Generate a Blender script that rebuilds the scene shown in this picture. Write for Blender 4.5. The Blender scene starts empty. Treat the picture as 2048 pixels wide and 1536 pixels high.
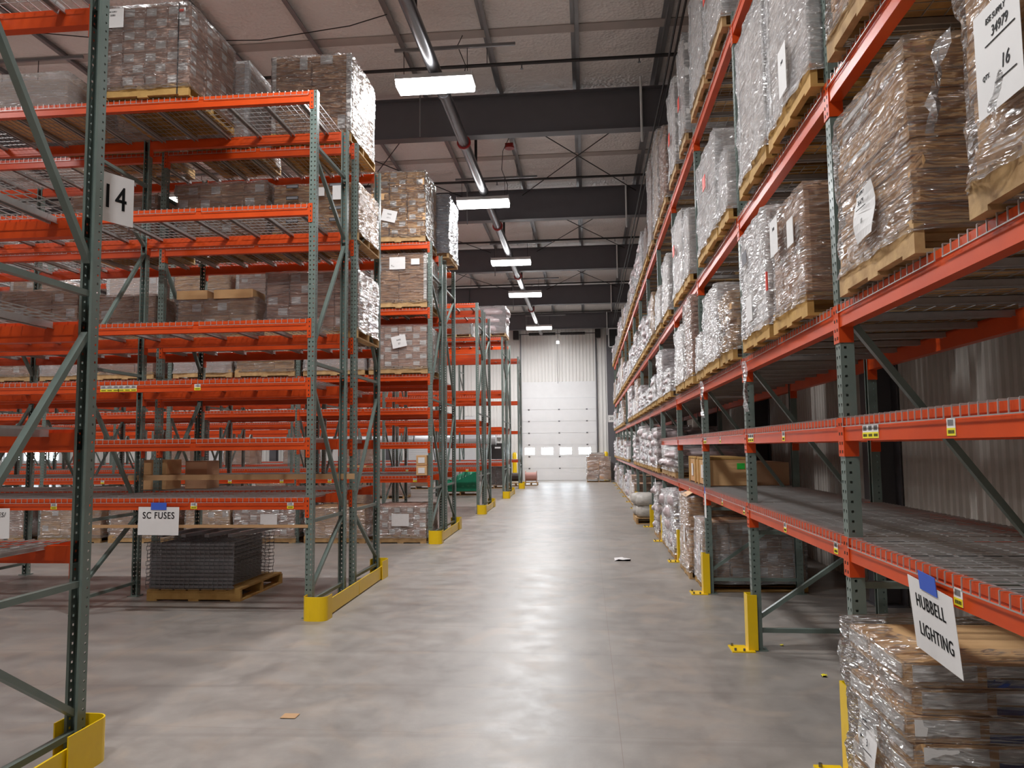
import bpy, math, random
from mathutils import Vector, Matrix, noise
random.seed(7)
C = bpy.context.scene.collection
PI = math.pi
# ------------------------------------------------------------------ helpers
class MB:
    def __init__(s): s.v=[]; s.f=[]; s.m=[]; s.smooth=[]
    def add(s, vs, fs, mi=0, sm=False):
        o=len(s.v); s.v+= [tuple(p) for p in vs]
        for f in fs: s.f.append(tuple(i+o for i in f)); s.m.append(mi); s.smooth.append(sm)
    def box(s, x0,x1,y0,y1,z0,z1, mi=0, M=None):
        vs=[(x,y,z) for z in (z0,z1) for y in (y0,y1) for x in (x0,x1)]
        if M is not None: vs=[M@Vector(p) for p in vs]
        s.add(vs,[(0,2,3,1),(4,5,7,6),(0,1,5,4),(2,6,7,3),(0,4,6,2),(1,3,7,5)],mi)
    def bar(s, a, b, w, h, up=(0,0,1), mi=0):
        a=Vector(a); b=Vector(b); d=(b-a).normalized(); u=Vector(up)
        if abs(d.dot(u))>.99: u=Vector((1,0,0))
        r=d.cross(u).normalized(); u=r.cross(d)
        vs=[]
        for p in (a,b):
            for sx,sz in ((-1,-1),(1,-1),(1,1),(-1,1)): vs.append(p+r*sx*w/2+u*sz*h/2)
        s.add(vs,[(3,2,1,0),(4,5,6,7),(0,1,5,4),(1,2,6,5),(2,3,7,6),(3,0,4,7)],mi)
    def tube(s, pts, r, n=10, mi=0, caps=True, sm=True):
        rings=[]; P=[Vector(p) for p in pts]
        for i,p in enumerate(P):
            d=(P[min(i+1,len(P)-1)]-P[max(i-1,0)]).normalized()
            u=Vector((0,0,1)) if abs(d.z)<.95 else Vector((1,0,0))
            a=d.cross(u).normalized(); b=a.cross(d)
            rr=r[i] if isinstance(r,(list,tuple)) else r
            rings.append([p+(a*math.cos(t)+b*math.sin(t))*rr for t in [2*PI*k/n for k in range(n)]])
        vs=[q for R_ in rings for q in R_]; fs=[]
        for i in range(len(P)-1):
            for k in range(n): fs.append((i*n+k,i*n+(k+1)%n,(i+1)*n+(k+1)%n,(i+1)*n+k))
        s.add(vs,fs,mi,sm)
        if caps:
            s.add(rings[0],[tuple(range(n))],mi); s.add(rings[-1],[tuple(reversed(range(n)))],mi)
    def prism(s, prof, ax, a, b, mi=0, close=True):
        # prof: list of 2D points; extruded along axis ax from a to b
        n=len(prof)
        def P(q,t):
            return {0:(t,q[0],q[1]),1:(q[0],t,q[1]),2:(q[0],q[1],t)}[ax]
        vs=[P(q,a) for q in prof]+[P(q,b) for q in prof]
        fs=[(i,(i+1)%n,(i+1)%n+n,i+n) for i in range(n if close else n-1)]
        if close: fs+=[tuple(reversed(range(n))),tuple(range(n,2*n))]
        s.add(vs,fs,mi)
    def mesh(s, name, mats):
        me=bpy.data.meshes.new(name); me.from_pydata(s.v,[],s.f)
        for m in (mats if isinstance(mats,(list,tuple)) else [mats]): me.materials.append(m)
        me.polygons.foreach_set('material_index',s.m); me.polygons.foreach_set('use_smooth',s.smooth)
        me.update(); return me
    def obj(s, name, mats, parent=None, **k): return ob(name, s.mesh(name,mats), parent, **k)
def ob(name, data, parent=None, loc=(0,0,0), rot=(0,0,0), scl=(1,1,1)):
    o=bpy.data.objects.new(name,data); C.objects.link(o)
    o.location=loc; o.rotation_euler=rot; o.scale=scl
    if parent: o.parent=parent
    return o
def tag(o,label=None,cat=None,group=None,kind=None):
    if label: o['label']=label
    if cat: o['category']=cat
    if group: o['group']=group
    if kind: o['kind']=kind
    return o
def thing(name,label,cat,loc=(0,0,0),group=None,rot=(0,0,0)):
    return tag(ob(name,None,None,loc,rot),label,cat,group)
def struct(name,mb,mats,label=None,cat=None):
    o=mb.obj(name,mats); o['kind']='structure'
    if label: o['label']=label
    if cat: o['category']=cat
    return o
# ------------------------------------------------------------------ materials
def srgb(r,g,b):
    f=lambda c:(c/255/12.92) if c/255<=.04045 else ((c/255+.055)/1.055)**2.4
    return (f(r),f(g),f(b),1)
def mat(name):
    m=bpy.data.materials.new(name); m.use_nodes=True; nt=m.node_tree
    return m,nt,nt.nodes['Principled BSDF']
def N(nt,t,**k):
    n=nt.nodes.new(t)
    for a,b in k.items():
        if a in n.inputs: n.inputs[a].default_value=b
        else: setattr(n,a,b)
    return n
def simple(name,col,rough=.5,metal=0,var=.0,vscale=8,bump=0,bscale=60,objvar=0,spec=.5,dark=None):
    m,nt,b=mat(name); L=nt.links.new
    b.inputs['Roughness'].default_value=rough; b.inputs['Metallic'].default_value=metal
    b.inputs['Specular IOR Level'].default_value=spec
    tc=N(nt,'ShaderNodeTexCoord'); c=None
    mx=N(nt,'ShaderNodeMix',data_type='RGBA'); mx.inputs[6].default_value=col
    d=dark or tuple(x*(1-.35) for x in col[:3])+(1,)
    mx.inputs[7].default_value=d
    n=N(nt,'ShaderNodeTexNoise',Scale=vscale,Detail=5.0); L(tc.outputs['Object'],n.inputs['Vector'])
    r=N(nt,'ShaderNodeMapRange'); r.inputs[1].default_value=.35; r.inputs[2].default_value=.75; r.inputs[3].default_value=0; r.inputs[4].default_value=var
    L(n.outputs[0],r.inputs[0]); L(r.outputs[0],mx.inputs[0]); out=mx.outputs[2]
    if objvar:
        oi=N(nt,'ShaderNodeObjectInfo'); hs=N(nt,'ShaderNodeHueSaturation')
        rr=N(nt,'ShaderNodeMapRange'); rr.inputs[3].default_value=1-objvar; rr.inputs[4].default_value=1+objvar
        L(oi.outputs['Random'],rr.inputs[0]); L(rr.outputs[0],hs.inputs['Value']); L(out,hs.inputs['Color']); out=hs.outputs[0]
    L(out,b.inputs['Base Color'])
    if bump:
        n2=N(nt,'ShaderNodeTexNoise',Scale=bscale,Detail=3.0); L(tc.outputs['Object'],n2.inputs['Vector'])
        bp=N(nt,'ShaderNodeBump',Strength=bump,Distance=.01); L(n2.outputs[0],bp.inputs['Height']); L(bp.outputs[0],b.inputs['Normal'])
    return m
M_orange=simple('orange_enamel',srgb(212,76,22),.36,0,.45,5,dark=srgb(184,56,14),spec=.4)
M_green=simple('grey_green_enamel',srgb(110,124,117),.34,0,.5,6,dark=srgb(90,104,98))
M_galv=simple('galvanised_wire',srgb(186,184,182),.4,.45,.3,20,dark=srgb(150,148,146))
M_darkwire=simple('dark_steel_wire',srgb(122,120,122),.45,.4,.4,20)
M_yellow=simple('yellow_enamel',srgb(240,200,12),.36,0,.2,10,dark=srgb(214,174,16))
M_rafter=simple('dark_primer_steel',srgb(98,96,100),.5,0,.25,3)
M_purlin=simple('galvanised_purlin',srgb(140,140,142),.38,.55,.5,4)
M_pipe=simple('bare_pipe_steel',srgb(120,120,124),.28,.8,.3,6)
M_black=simple('black_paint',srgb(38,34,34),.5,0,.2)
M_red=simple('red_enamel',srgb(150,24,20),.4)
M_blue_tape=simple('blue_tape',srgb(60,96,200),.6)
M_white=simple('white_enamel',srgb(232,232,232),.45,0,.2,3,dark=srgb(212,212,212))
M_paper=simple('white_paper',srgb(232,230,228),.7,0,.15,6,bump=.08,bscale=14)
M_ink=simple('black_ink',srgb(24,24,26),.7)
M_greyink=simple('grey_print',srgb(120,120,124),.7)
M_barcode=simple('barcode_print',srgb(130,128,128),.7)
M_labelyellow=simple('yellow_label',srgb(240,224,40),.6)
M_wood=simple('pallet_wood',srgb(196,160,110),.75,0,.8,9,.2,40,.14,dark=srgb(140,104,64))
M_woody=simple('yellow_pallet_wood',srgb(192,152,86),.75,0,.8,9,.2,40,.12,dark=srgb(160,120,60))
M_stripe_blue=simple('blue_print',srgb(44,66,130),.6)
M_sticker_red=simple('red_sticker',srgb(226,66,46),.5)
M_sticker_green=simple('green_sticker',srgb(50,200,70),.5)
M_sticker_lblue=simple('pale_blue_sticker',srgb(150,190,214),.6)
M_net=simple('green_plastic_net',srgb(30,140,104),.35,0,.5,10)
M_pink=simple('pinkish_plastic_bundle',srgb(206,190,190),.28,0,.8,5,.6,14,.08,dark=srgb(160,140,142))
M_cloth=simple('grey_sacking',srgb(190,184,176),.6,0,.7,6,.5,12)
M_brownmetal=simple('brown_drum',srgb(60,48,44),.35)
M_spool=simple('spool_flange',srgb(186,140,130),.7)
M_cream=simple('white_corner_board',srgb(236,232,228),.55)
M_kraft=simple('kraft_strip',srgb(186,146,104),.6)
M_duct=simple('sheet_duct',srgb(200,202,206),.3,.5,.3,2)
M_socket=simple('dark_grille',srgb(26,26,28),.5)
M_rope=simple('green_strap',srgb(70,150,50),.5)

def carton_mat(name,c1,c2):
    m,nt,b=mat(name); L=nt.links.new
    b.inputs['Roughness'].default_value=.62
    oi=N(nt,'ShaderNodeObjectInfo'); mx=N(nt,'ShaderNodeMix',data_type='RGBA'); mx.inputs[6].default_value=c1; mx.inputs[7].default_value=c2
    L(oi.outputs['Random'],mx.inputs[0])
    tc=N(nt,'ShaderNodeTexCoord'); n=N(nt,'ShaderNodeTexNoise',Scale=3.0,Detail=6.0); L(tc.outputs['Object'],n.inputs['Vector'])
    h=N(nt,'ShaderNodeHueSaturation'); r=N(nt,'ShaderNodeMapRange'); r.inputs[3].default_value=.86; r.inputs[4].default_value=1.12
    L(n.outputs[0],r.inputs[0]); L(r.outputs[0],h.inputs['Value']); L(mx.outputs[2],h.inputs['Color']); L(h.outputs[0],b.inputs['Base Color'])
    return m
M_carton=carton_mat('brown_cardboard',srgb(204,162,124),srgb(184,142,108))
M_carton_t=carton_mat('tan_cardboard',srgb(218,176,126),srgb(202,158,108))
M_carton_p=carton_mat('pinkish_cardboard',srgb(204,166,146),srgb(188,148,128))
M_carton_w=carton_mat('pale_cardboard',srgb(230,220,212),srgb(218,204,194))
def film_mat(name,base,tr,scale=(1,1,3),rot=.5,white=.35,alpha=.22,rough=.23):
    m,nt,b=mat(name); nt.nodes.remove(b); L=nt.links.new
    out=nt.nodes['Material Output']
    tc=N(nt,'ShaderNodeTexCoord'); mp=N(nt,'ShaderNodeMapping'); mp.inputs['Scale'].default_value=scale; mp.inputs['Rotation'].default_value=(rot,rot,0)
    L(tc.outputs['Object'],mp.inputs[0])
    n=N(nt,'ShaderNodeTexNoise',Scale=3.2,Detail=2.0,Roughness=.5,Distortion=.9); L(mp.outputs[0],n.inputs['Vector'])
    mq=N(nt,'ShaderNodeMapping'); mq.inputs['Rotation'].default_value=(.5,.45,0); mq.inputs['Scale'].default_value=(2.2,2.2,15); L(tc.outputs['Object'],mq.inputs[0])
    n2=N(nt,'ShaderNodeTexNoise',Scale=2.6,Detail=1.3,Roughness=.5,Distortion=.6); L(mq.outputs[0],n2.inputs['Vector'])
    ad=N(nt,'ShaderNodeMath',operation='MULTIPLY_ADD'); ad.inputs[1].default_value=.55; L(n2.outputs[0],ad.inputs[0]); L(n.outputs[0],ad.inputs[2])
    bp=N(nt,'ShaderNodeBump',Strength=1.0,Distance=.34); L(ad.outputs[0],bp.inputs['Height'])
    gl=N(nt,'ShaderNodeBsdfGlossy',Roughness=rough); gl.inputs[0].default_value=(1,1,1,1); L(bp.outputs[0],gl.inputs['Normal'])
    df=N(nt,'ShaderNodeBsdfDiffuse'); df.inputs[0].default_value=base
    mxs=N(nt,'ShaderNodeMixShader'); mxs.inputs[0].default_value=1-white; L(df.outputs[0],mxs.inputs[1]); L(gl.outputs[0],mxs.inputs[2])
    trn=N(nt,'ShaderNodeBsdfTransparent'); trn.inputs[0].default_value=tr
    lw=N(nt,'ShaderNodeLayerWeight',Blend=.25); L(bp.outputs[0],lw.inputs['Normal'])
    r=N(nt,'ShaderNodeMapRange'); r.inputs[1].default_value=0; r.inputs[2].default_value=1; r.inputs[3].default_value=alpha; r.inputs[4].default_value=.92
    L(lw.outputs['Fresnel'],r.inputs[0])
    rr=N(nt,'ShaderNodeMapRange'); rr.inputs[1].default_value=.60; rr.inputs[2].default_value=.80; rr.inputs[3].default_value=0; rr.inputs[4].default_value=.35
    L(n2.outputs[0],rr.inputs[0]); a2=N(nt,'ShaderNodeMath',operation='ADD',use_clamp=True); L(r.outputs[0],a2.inputs[0]); L(rr.outputs[0],a2.inputs[1])
    mf=N(nt,'ShaderNodeMixShader'); L(a2.outputs[0],mf.inputs[0]); L(trn.outputs[0],mf.inputs[1]); L(mxs.outputs[0],mf.inputs[2])
    L(mf.outputs[0],out.inputs[0]); return m
M_film=film_mat('stretch_film',(.8,.78,.78,1),(.98,.975,.97,1),alpha=.16,white=.12)
M_film_w=film_mat('milky_stretch_film',(.82,.81,.82,1),(.95,.95,.95,1),alpha=.36,white=.34)
M_film_d=film_mat('bluish_stretch_film',(.30,.33,.38,1),(.5,.52,.56,1),alpha=.5,white=.4)

def emis(name,col,s):
    m,nt,b=mat(name); b.inputs['Emission Color'].default_value=col; b.inputs['Emission Strength'].default_value=s; b.inputs['Base Color'].default_value=(.9,.9,.9,1)
    return m
M_lamp=emis('lamp_diffuser',(1,.99,.98,1),16)
M_day=emis('daylight_glass',(.80,.91,1,1),22)
# concrete floor
def floor_mat():
    m,nt,b=mat('sealed_concrete'); L=nt.links.new
    tc=N(nt,'ShaderNodeTexCoord'); P=tc.outputs['Object']
    n1=N(nt,'ShaderNodeTexNoise',Scale=.55,Detail=8.0,Roughness=.6); n2=N(nt,'ShaderNodeTexNoise',Scale=3.0,Detail=9.0,Roughness=.7); n3=N(nt,'ShaderNodeTexNoise',Scale=1.3,Detail=3.0,Distortion=2.0)
    for n in (n1,n2,n3): L(P,n.inputs['Vector'])
    cr=N(nt,'ShaderNodeValToRGB'); e=cr.color_ramp.elements; e[0].position=.34; e[0].color=srgb(124,119,114); e[1].position=.66; e[1].color=srgb(162,155,148)
    x=N(nt,'ShaderNodeMath',operation='MULTIPLY_ADD'); x.inputs[1].default_value=.45; L(n2.outputs[0],x.inputs[0])
    x2=N(nt,'ShaderNodeMath',operation='MULTIPLY'); x2.inputs[1].default_value=.55; L(n1.outputs[0],x2.inputs[0]); L(x2.outputs[0],x.inputs[2]); L(x.outputs[0],cr.inputs[0])
    # warm dust patches
    dm=N(nt,'ShaderNodeMapRange'); dm.inputs[1].default_value=.5; dm.inputs[2].default_value=.72; dm.inputs[4].default_value=.45; L(n3.outputs[0],dm.inputs[0])
    mx=N(nt,'ShaderNodeMix',data_type='RGBA'); mx.inputs[7].default_value=srgb(172,154,137); L(dm.outputs[0],mx.inputs[0]); L(cr.outputs[0],mx.inputs[6])
    # scuffs: thin curved tyre marks
    w=N(nt,'ShaderNodeTexWave',wave_type='RINGS',Scale=.33,Distortion=2.2,Detail=2.0); w.inputs['Detail Scale'].default_value=.5
    mp=N(nt,'ShaderNodeMapping'); mp.inputs['Location'].default_value=(.4,-3.2,0); L(P,mp.inputs[0]); L(mp.outputs[0],w.inputs['Vector'])
    wr=N(nt,'ShaderNodeMapRange'); wr.inputs[1].default_value=.985; wr.inputs[2].default_value=1; wr.inputs[4].default_value=.35; L(w.outputs['Fac'],wr.inputs[0])
    wm=N(nt,'ShaderNodeMath',operation='MULTIPLY'); L(wr.outputs[0],wm.inputs[0]); L(n1.outputs[0],wm.inputs[1])
    mx2=N(nt,'ShaderNodeMix',data_type='RGBA'); mx2.inputs[7].default_value=srgb(112,104,98); L(wm.outputs[0],mx2.inputs[0]); L(mx.outputs[2],mx2.inputs[6])
    # dark smudges
    n5=N(nt,'ShaderNodeTexNoise',Scale=2.3,Detail=4.0,Roughness=.5); mp5=N(nt,'ShaderNodeMapping'); mp5.inputs['Scale'].default_value=(1.6,.7,1); mp5.inputs['Location'].default_value=(3,9,0); L(P,mp5.inputs[0]); L(mp5.outputs[0],n5.inputs['Vector'])
    sr=N(nt,'ShaderNodeMapRange'); sr.inputs[1].default_value=.55; sr.inputs[2].default_value=.78; sr.inputs[4].default_value=.5; L(n5.outputs[0],sr.inputs[0])
    mx3=N(nt,'ShaderNodeMix',data_type='RGBA'); mx3.inputs[7].default_value=srgb(110,105,100); L(sr.outputs[0],mx3.inputs[0]); L(mx2.outputs[2],mx3.inputs[6])
    # saw-cut joints
    sx=N(nt,'ShaderNodeSeparateXYZ'); L(P,sx.inputs[0]); prev=None
    for ax,vals in (('X',(.165,-3.95,-8.1,-12.2)),('Y',(4.75,))):
        for v in vals:
            a=N(nt,'ShaderNodeMath',operation='SUBTRACT'); a.inputs[1].default_value=v; L(sx.outputs[ax],a.inputs[0])
            c=N(nt,'ShaderNodeMath',operation='ABSOLUTE'); L(a.outputs[0],c.inputs[0])
            l=N(nt,'ShaderNodeMath',operation='LESS_THAN'); l.inputs[1].default_value=(.0022 if ax=='X' else .0016); L(c.outputs[0],l.inputs[0])
            if prev:
                q=N(nt,'ShaderNodeMath',operation='MAXIMUM'); L(prev,q.inputs[0]); L(l.outputs[0],q.inputs[1]); prev=q.outputs[0]
            else: prev=l.outputs[0]
    ml=N(nt,'ShaderNodeMath',operation='MULTIPLY'); ml.inputs[1].default_value=.45; L(prev,ml.inputs[0])
    mx4=N(nt,'ShaderNodeMix',data_type='RGBA'); mx4.inputs[7].default_value=srgb(110,88,72); L(ml.outputs[0],mx4.inputs[0]); L(mx3.outputs[2],mx4.inputs[6])
    L(mx4.outputs[2],b.inputs['Base Color'])
    rr=N(nt,'ShaderNodeMapRange'); rr.inputs[1].default_value=.3; rr.inputs[2].default_value=.7; rr.inputs[3].default_value=.30; rr.inputs[4].default_value=.47; L(n2.outputs[0],rr.inputs[0]); L(rr.outputs[0],b.inputs['Roughness'])
    bp=N(nt,'ShaderNodeBump',Strength=.25,Distance=.01); L(n2.outputs[0],bp.inputs['Height']); L(bp.outputs[0],b.inputs['Normal'])
    b.inputs['Specular IOR Level'].default_value=.5
    return m
M_floor=floor_mat()
def insul_mat():
    m,nt,b=mat('quilted_roof_insulation'); L=nt.links.new
    b.inputs['Base Color'].default_value=srgb(226,220,216); b.inputs['Roughness'].default_value=.3
    tc=N(nt,'ShaderNodeTexCoord'); P=tc.outputs['Object']
    v=N(nt,'ShaderNodeTexVoronoi',Scale=17.0); n=N(nt,'ShaderNodeTexNoise',Scale=1.2,Detail=5.0,Distortion=.6)
    L(P,v.inputs['Vector']); L(P,n.inputs['Vector'])
    a=N(nt,'ShaderNodeMath',operation='MULTIPLY_ADD'); a.inputs[1].default_value=.12; L(v.outputs[0],a.inputs[0]); L(n.outputs[0],a.inputs[2])
    bp=N(nt,'ShaderNodeBump',Strength=.6,Distance=.16); L(a.outputs[0],bp.inputs['Height']); L(bp.outputs[0],b.inputs['Normal'])
    return m
M_insul=insul_mat()
M_seam=simple('insulation_seam_band',srgb(176,166,160),.5,0,.3,4)
M_wallfar=simple('white_wall_panel',srgb(232,230,226),.5,0,.25,1.5,dark=srgb(214,212,208))
M_wallside=simple('off_white_wall_panel',srgb(206,200,192),.45,0,.4,1.5,dark=srgb(186,180,172))
# ------------------------------------------------------------------ room shell
FX0,FX1,FY0,FY1,ZR=-36.0,3.35,-6.0,40.7,8.72
b=MB(); b.box(FX0,FX1,FY0,FY1,-.2,0); struct('floor',b,M_floor)
b=MB(); b.box(FX0-.2,FX1+.2,FY0-.2,FY1+.2,ZR,ZR+.15); struct('ceiling',b,M_insul)
def corrug(name,axis,a0,a1,pos,z0,z1,m,flip=1,pitch=.18,dep=.03):
    b=MB(); prof=[]; t=a0; sx=1
    while t<a1:
        for d,o in ((0,0),(pitch*.55,0),(pitch*.65,dep),(pitch*.9,dep)):
            if t+d<a1: prof.append((t+d,o*flip))
        t+=pitch
    prof.append((a1,0)); vs=[];n=len(prof)
    for z in (z0,z1):
        for p,o in prof: vs.append((p,pos+o,z) if axis=='x' else (pos+o,p,z))
    b.add(vs,[(i,i+1,i+1+n,i+n) for i in range(n-1)])
    # backing sheet gives the wall its thickness
    if axis=='x': b.box(a0,a1,min(pos-.001*flip,pos-.15*flip),max(pos-.001*flip,pos-.15*flip),z0,z1)
    else: b.box(min(pos-.001*flip,pos-.15*flip),max(pos-.001*flip,pos-.15*flip),a0,a1,z0,z1)
    return struct(name,b,m)
DX0,DX1,DZ=-3.36,.50,4.30
# far wall in pieces around the dock doors
mb=MB()
def corr_piece(b,a0,a1,pos,z0,z1,flip=-1,pitch=.18,dep=.03):
    prof=[];t=a0
    while t<a1-1e-6:
        for d,o in ((0,0),(pitch*.55,0),(pitch*.65,dep),(pitch*.9,dep)):
            if t+d<a1: prof.append((t+d,o*flip))
        t+=pitch
    prof.append((a1,0)); n=len(prof); vs=[(p,pos+o,z) for z in (z0,z1) for p,o in prof]
    b.add(vs,[(i,i+1,i+1+n,i+n) for i in range(n-1)]); b.box(a0,a1,pos+.001,pos+.15,z0,z1)
D2=(-9.6,-5.9,3.4); D3=(-21.6,-18.2,3.4); D4=(-32.6,-29.2,3.4)
cuts=[(DX0,DX1,DZ+.85),D2,D3,D4]; cuts.sort(); x=FX0
for c0,c1,h in cuts:
    corr_piece(mb,x,c0,FY1,0,ZR); corr_piece(mb,c0,c1,FY1,h,ZR); x=c1
corr_piece(mb,x,FX1,FY1,0,ZR)
struct('wall_far',mb,M_wallfar)
corrug('wall_right','y',FY0,FY1,FX1,0,ZR,M_wallside,flip=-1,pitch=.12,dep=.025)
b=MB(); b.box(FX0-.15,FX0,FY0,FY1,0,ZR); struct('wall_left',b,M_wallside)
b=MB(); b.box(FX0,FX1,FY0-.15,FY0,0,ZR); struct('wall_back',b,M_wallside)
# dock door at the end of the aisle
b=MB(); nsec=7; sh=DZ/nsec
for i in range(nsec):
    z0=i*sh
    if i==2:   # window section with four openings, built as bars around the panes
        wins=[(-3.24,-2.74),(-2.37,-1.77),(-1.40,-.80),(-.43,.19)]
        b.box(DX0,DX1,FY1-.02,FY1+.04,z0+.005,1.34); b.box(DX0,DX1,FY1-.02,FY1+.04,1.69,z0+sh-.005)
        xx=DX0
        for w0,w1 in wins: b.box(xx,w0,FY1-.02,FY1+.04,1.34,1.69); xx=w1
        b.box(xx,DX1,FY1-.02,FY1+.04,1.34,1.69)
    else: b.box(DX0,DX1,FY1-.02,FY1+.04,z0+.005,z0+sh-.005)
    b.box(DX0,DX1,FY1,FY1+.03,z0-.005,z0+.006)
d1=b.obj('door_1',M_white); d1['kind']='structure'
d1['label']='tall white sectional dock door with four bright windows at the end of the aisle'; d1['category']='door'
for w0,w1 in wins:
    g=MB(); g.box(w0,w1,FY1+.0,FY1+.02,1.34,1.69); g.obj('window_pane',M_day,d1)
for cx in (-3.02,-1.43,.02):
    for k in range(1,7):
        g=MB(); z=k*sh; g.box(cx-.045,cx+.045,FY1-.035,FY1-.02,z-.03,z+.03); g.obj('hinge',M_pipe,d1)
for cx in (DX0-.05,DX1+.05):
    g=MB(); g.box(cx-.03,cx+.03,FY1-.12,FY1-.035,0,7.7); g.obj('track',M_pipe,d1)
g=MB()
g.tube([(DX0-.1,FY1-.25,7.66),(DX1+.1,FY1-.25,7.66)],.02,8); g.obj('spring_shaft',M_black,d1)
for x0,x1 in ((-2.95,-1.55),(-1.3,.0)):
    g=MB(); g.tube([(x0,FY1-.25,7.66)]+[(x0+(x1-x0)*i/20,FY1-.25,7.66+.0) for i in range(1,20)]+[(x1,FY1-.25,7.66)],[.075 if i%2 else .068 for i in range(21)],12); g.obj('torsion_spring',M_black,d1)
for cx in (DX0-.28,DX1+.16):
    g=MB(); g.box(cx-.14,cx+.14,FY1-.4,FY1-.05,7.4,7.85); g.obj('drum_bracket',M_black,d1)
b=MB(); b.box(DX0,DX1,FY1-.01,FY1+.03,DZ+.01,DZ+.85); b.box(DX0,DX1,FY1-.025,FY1-.011,DZ+.0,DZ+.03)
b.box(DX0+.02,DX1-.02,FY1+.005,FY1+.01,.0,.012)
struct('trim_1',b,M_white,'smooth white panel above the tall dock door','wall panel')
for i,(a0,a1,h) in enumerate((D2,D3,D4)):
    b=MB(); z=0
    while z<h-.01:
        b.box(a0,a1,FY1+.0,FY1+.04,z+.006,z+.09); b.box(a0,a1,FY1+.015,FY1+.04,z-.004,z+.0065); z+=.095
    o=b.obj('door_%d'%(i+2),M_white); o['kind']='structure'
    if i==2: 
        for k in range(3):
            g=MB(); w=(a1-a0)/3; g.box(a0+k*w+.15,a0+(k+1)*w-.15,FY1-.02,FY1-.001,1.3,2.3 if k!=1 else 1.8); g.obj('window_pane',M_day,o)
# building columns and rafters
RY=[8.75,14.64,20.3,26.36,32.8,39.7]
for y in [2.9]+RY:
    b=MB()
    for x0,x1 in ((FX0,-20.0),(-19.99,-9.5),(-9.49,FX1-.03)):
        pass
    hb,ht=7.8,8.6
    b.box(FX0,FX1-.03,y,y+.012,hb,ht); b.box(FX0,FX1-.03,y-.11,y+.12,hb-.012,hb); b.box(FX0,FX1-.03,y-.11,y+.12,ht-.012,ht)
    x=1.15
    while x>FX0: b.box(x-.006,x+.006,y-.1,y+.11,hb,ht-.012); x-=6.1
    struct('roof_rafter',b,M_rafter,'dark steel rafter spanning the ceiling %.0f metres from the camera'%y,'rafter')
    b=MB(); b.box(FX1-.33,FX1-.31,y-.15,y+.15,0,8.7); b.box(FX1-.06,FX1-.04,y-.15,y+.15,0,8.7); b.box(FX1-.31,FX1-.06,y-.006,y+.006,0,8.7)
    b.box(FX1-.36,FX1-.035,y-.17,y+.17,0,.015)
    struct('wall_column',b,M_rafter,'dark steel column against the right wall under the rafter %.0f metres away'%y,'column')
b=MB(); b.box(1.10,1.46,FY1-.38,FY1-.36,0,8.7); b.box(1.10,1.46,FY1-.06,FY1-.04,0,8.7); b.box(1.27,1.29,FY1-.36,FY1-.06,0,8.7)
struct('end_wall_column',b,M_rafter,'dark column beside the dock door and the rack end','column')
for cx in (-10.6,-16.8):
    b=MB(); b.box(cx-.18,cx+.18,FY1-.38,FY1-.36,0,8.7); b.box(cx-.18,cx+.18,FY1-.06,FY1-.04,0,8.7); b.box(cx-.01,cx+.01,FY1-.36,FY1-.06,0,8.7)
    struct('end_wall_column',b,M_rafter)
# purlins (Z sections) along the building, resting on the rafters
k=0; x=2.9
while x>FX0+.5:
    b=MB(); z=8.6
    b.box(x,x+.07,-6,FY1,z,z+.008); b.box(x-.004,x+.004,-6,FY1,z,ZR-.0); b.box(x-.07,x,-6,FY1,ZR-.01,ZR-.001)
    struct('roof_purlin',b,M_purlin,None,None); x-=1.49
# flanges hanging below purlins at mid bay: seam bands of the insulation
for y in (-3,.6,5.8,12.5,18.17,23.4,29.6,36.3):
    b=MB(); b.box(FX0,FX1,y-.12,y+.12,ZR-.02,ZR-.002); struct('roof_seam_band',b,M_seam)
# wind bracing rods
def rod(a,c,r=.012): 
    b=MB(); b.tube([a,c],r,6); return b
for y0,y1 in ((14.9,20.2),(20.5,26.2),(26.6,32.7)):
    for xa,xb in ((-1.6,1.4),(-6.2,-3.2)):
        struct('brace_rod',rod((xa,y0,8.45),(xb,y1,8.45)),M_black); struct('brace_rod',rod((xb,y0,8.44),(xa,y1,8.44)),M_black)
# sprinkler branch pipes along X
for i,y in enumerate((7.0,12.8,18.6,24.3,30.9,37.6)):
    t=thing('sprinkler_pipe','thin black sprinkler branch pipe crossing the ceiling, %s from the camera'%('nearest','second','third','fourth','fifth','sixth')[i],'pipe',(0,y,8.3),'sprinkler branch pipes')
    g=MB(); g.tube([(FX0+.2,0,0),(FX1-.45,0,0)],.03,10); g.obj('pipe',M_black,t)
    for hx in (1.0,-2.1 if i!=1 else -1.0,-5.2,-8.3):
        g=MB(); g.tube([(hx,0,-.03),(hx,0,-.10)],.012,6); g.tube([(hx,0,-.10),(hx,0,-.104)],.03,8); g.obj('sprinkler_head',M_pipe,t)
    for hx in (2.0,-1.6,-4.6,-7.6,-10.6):
        g=MB(); g.tube([(hx,0,.03),(hx,0,.40)],.008,6); g.obj('hanger',M_pipe,t)
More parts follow.
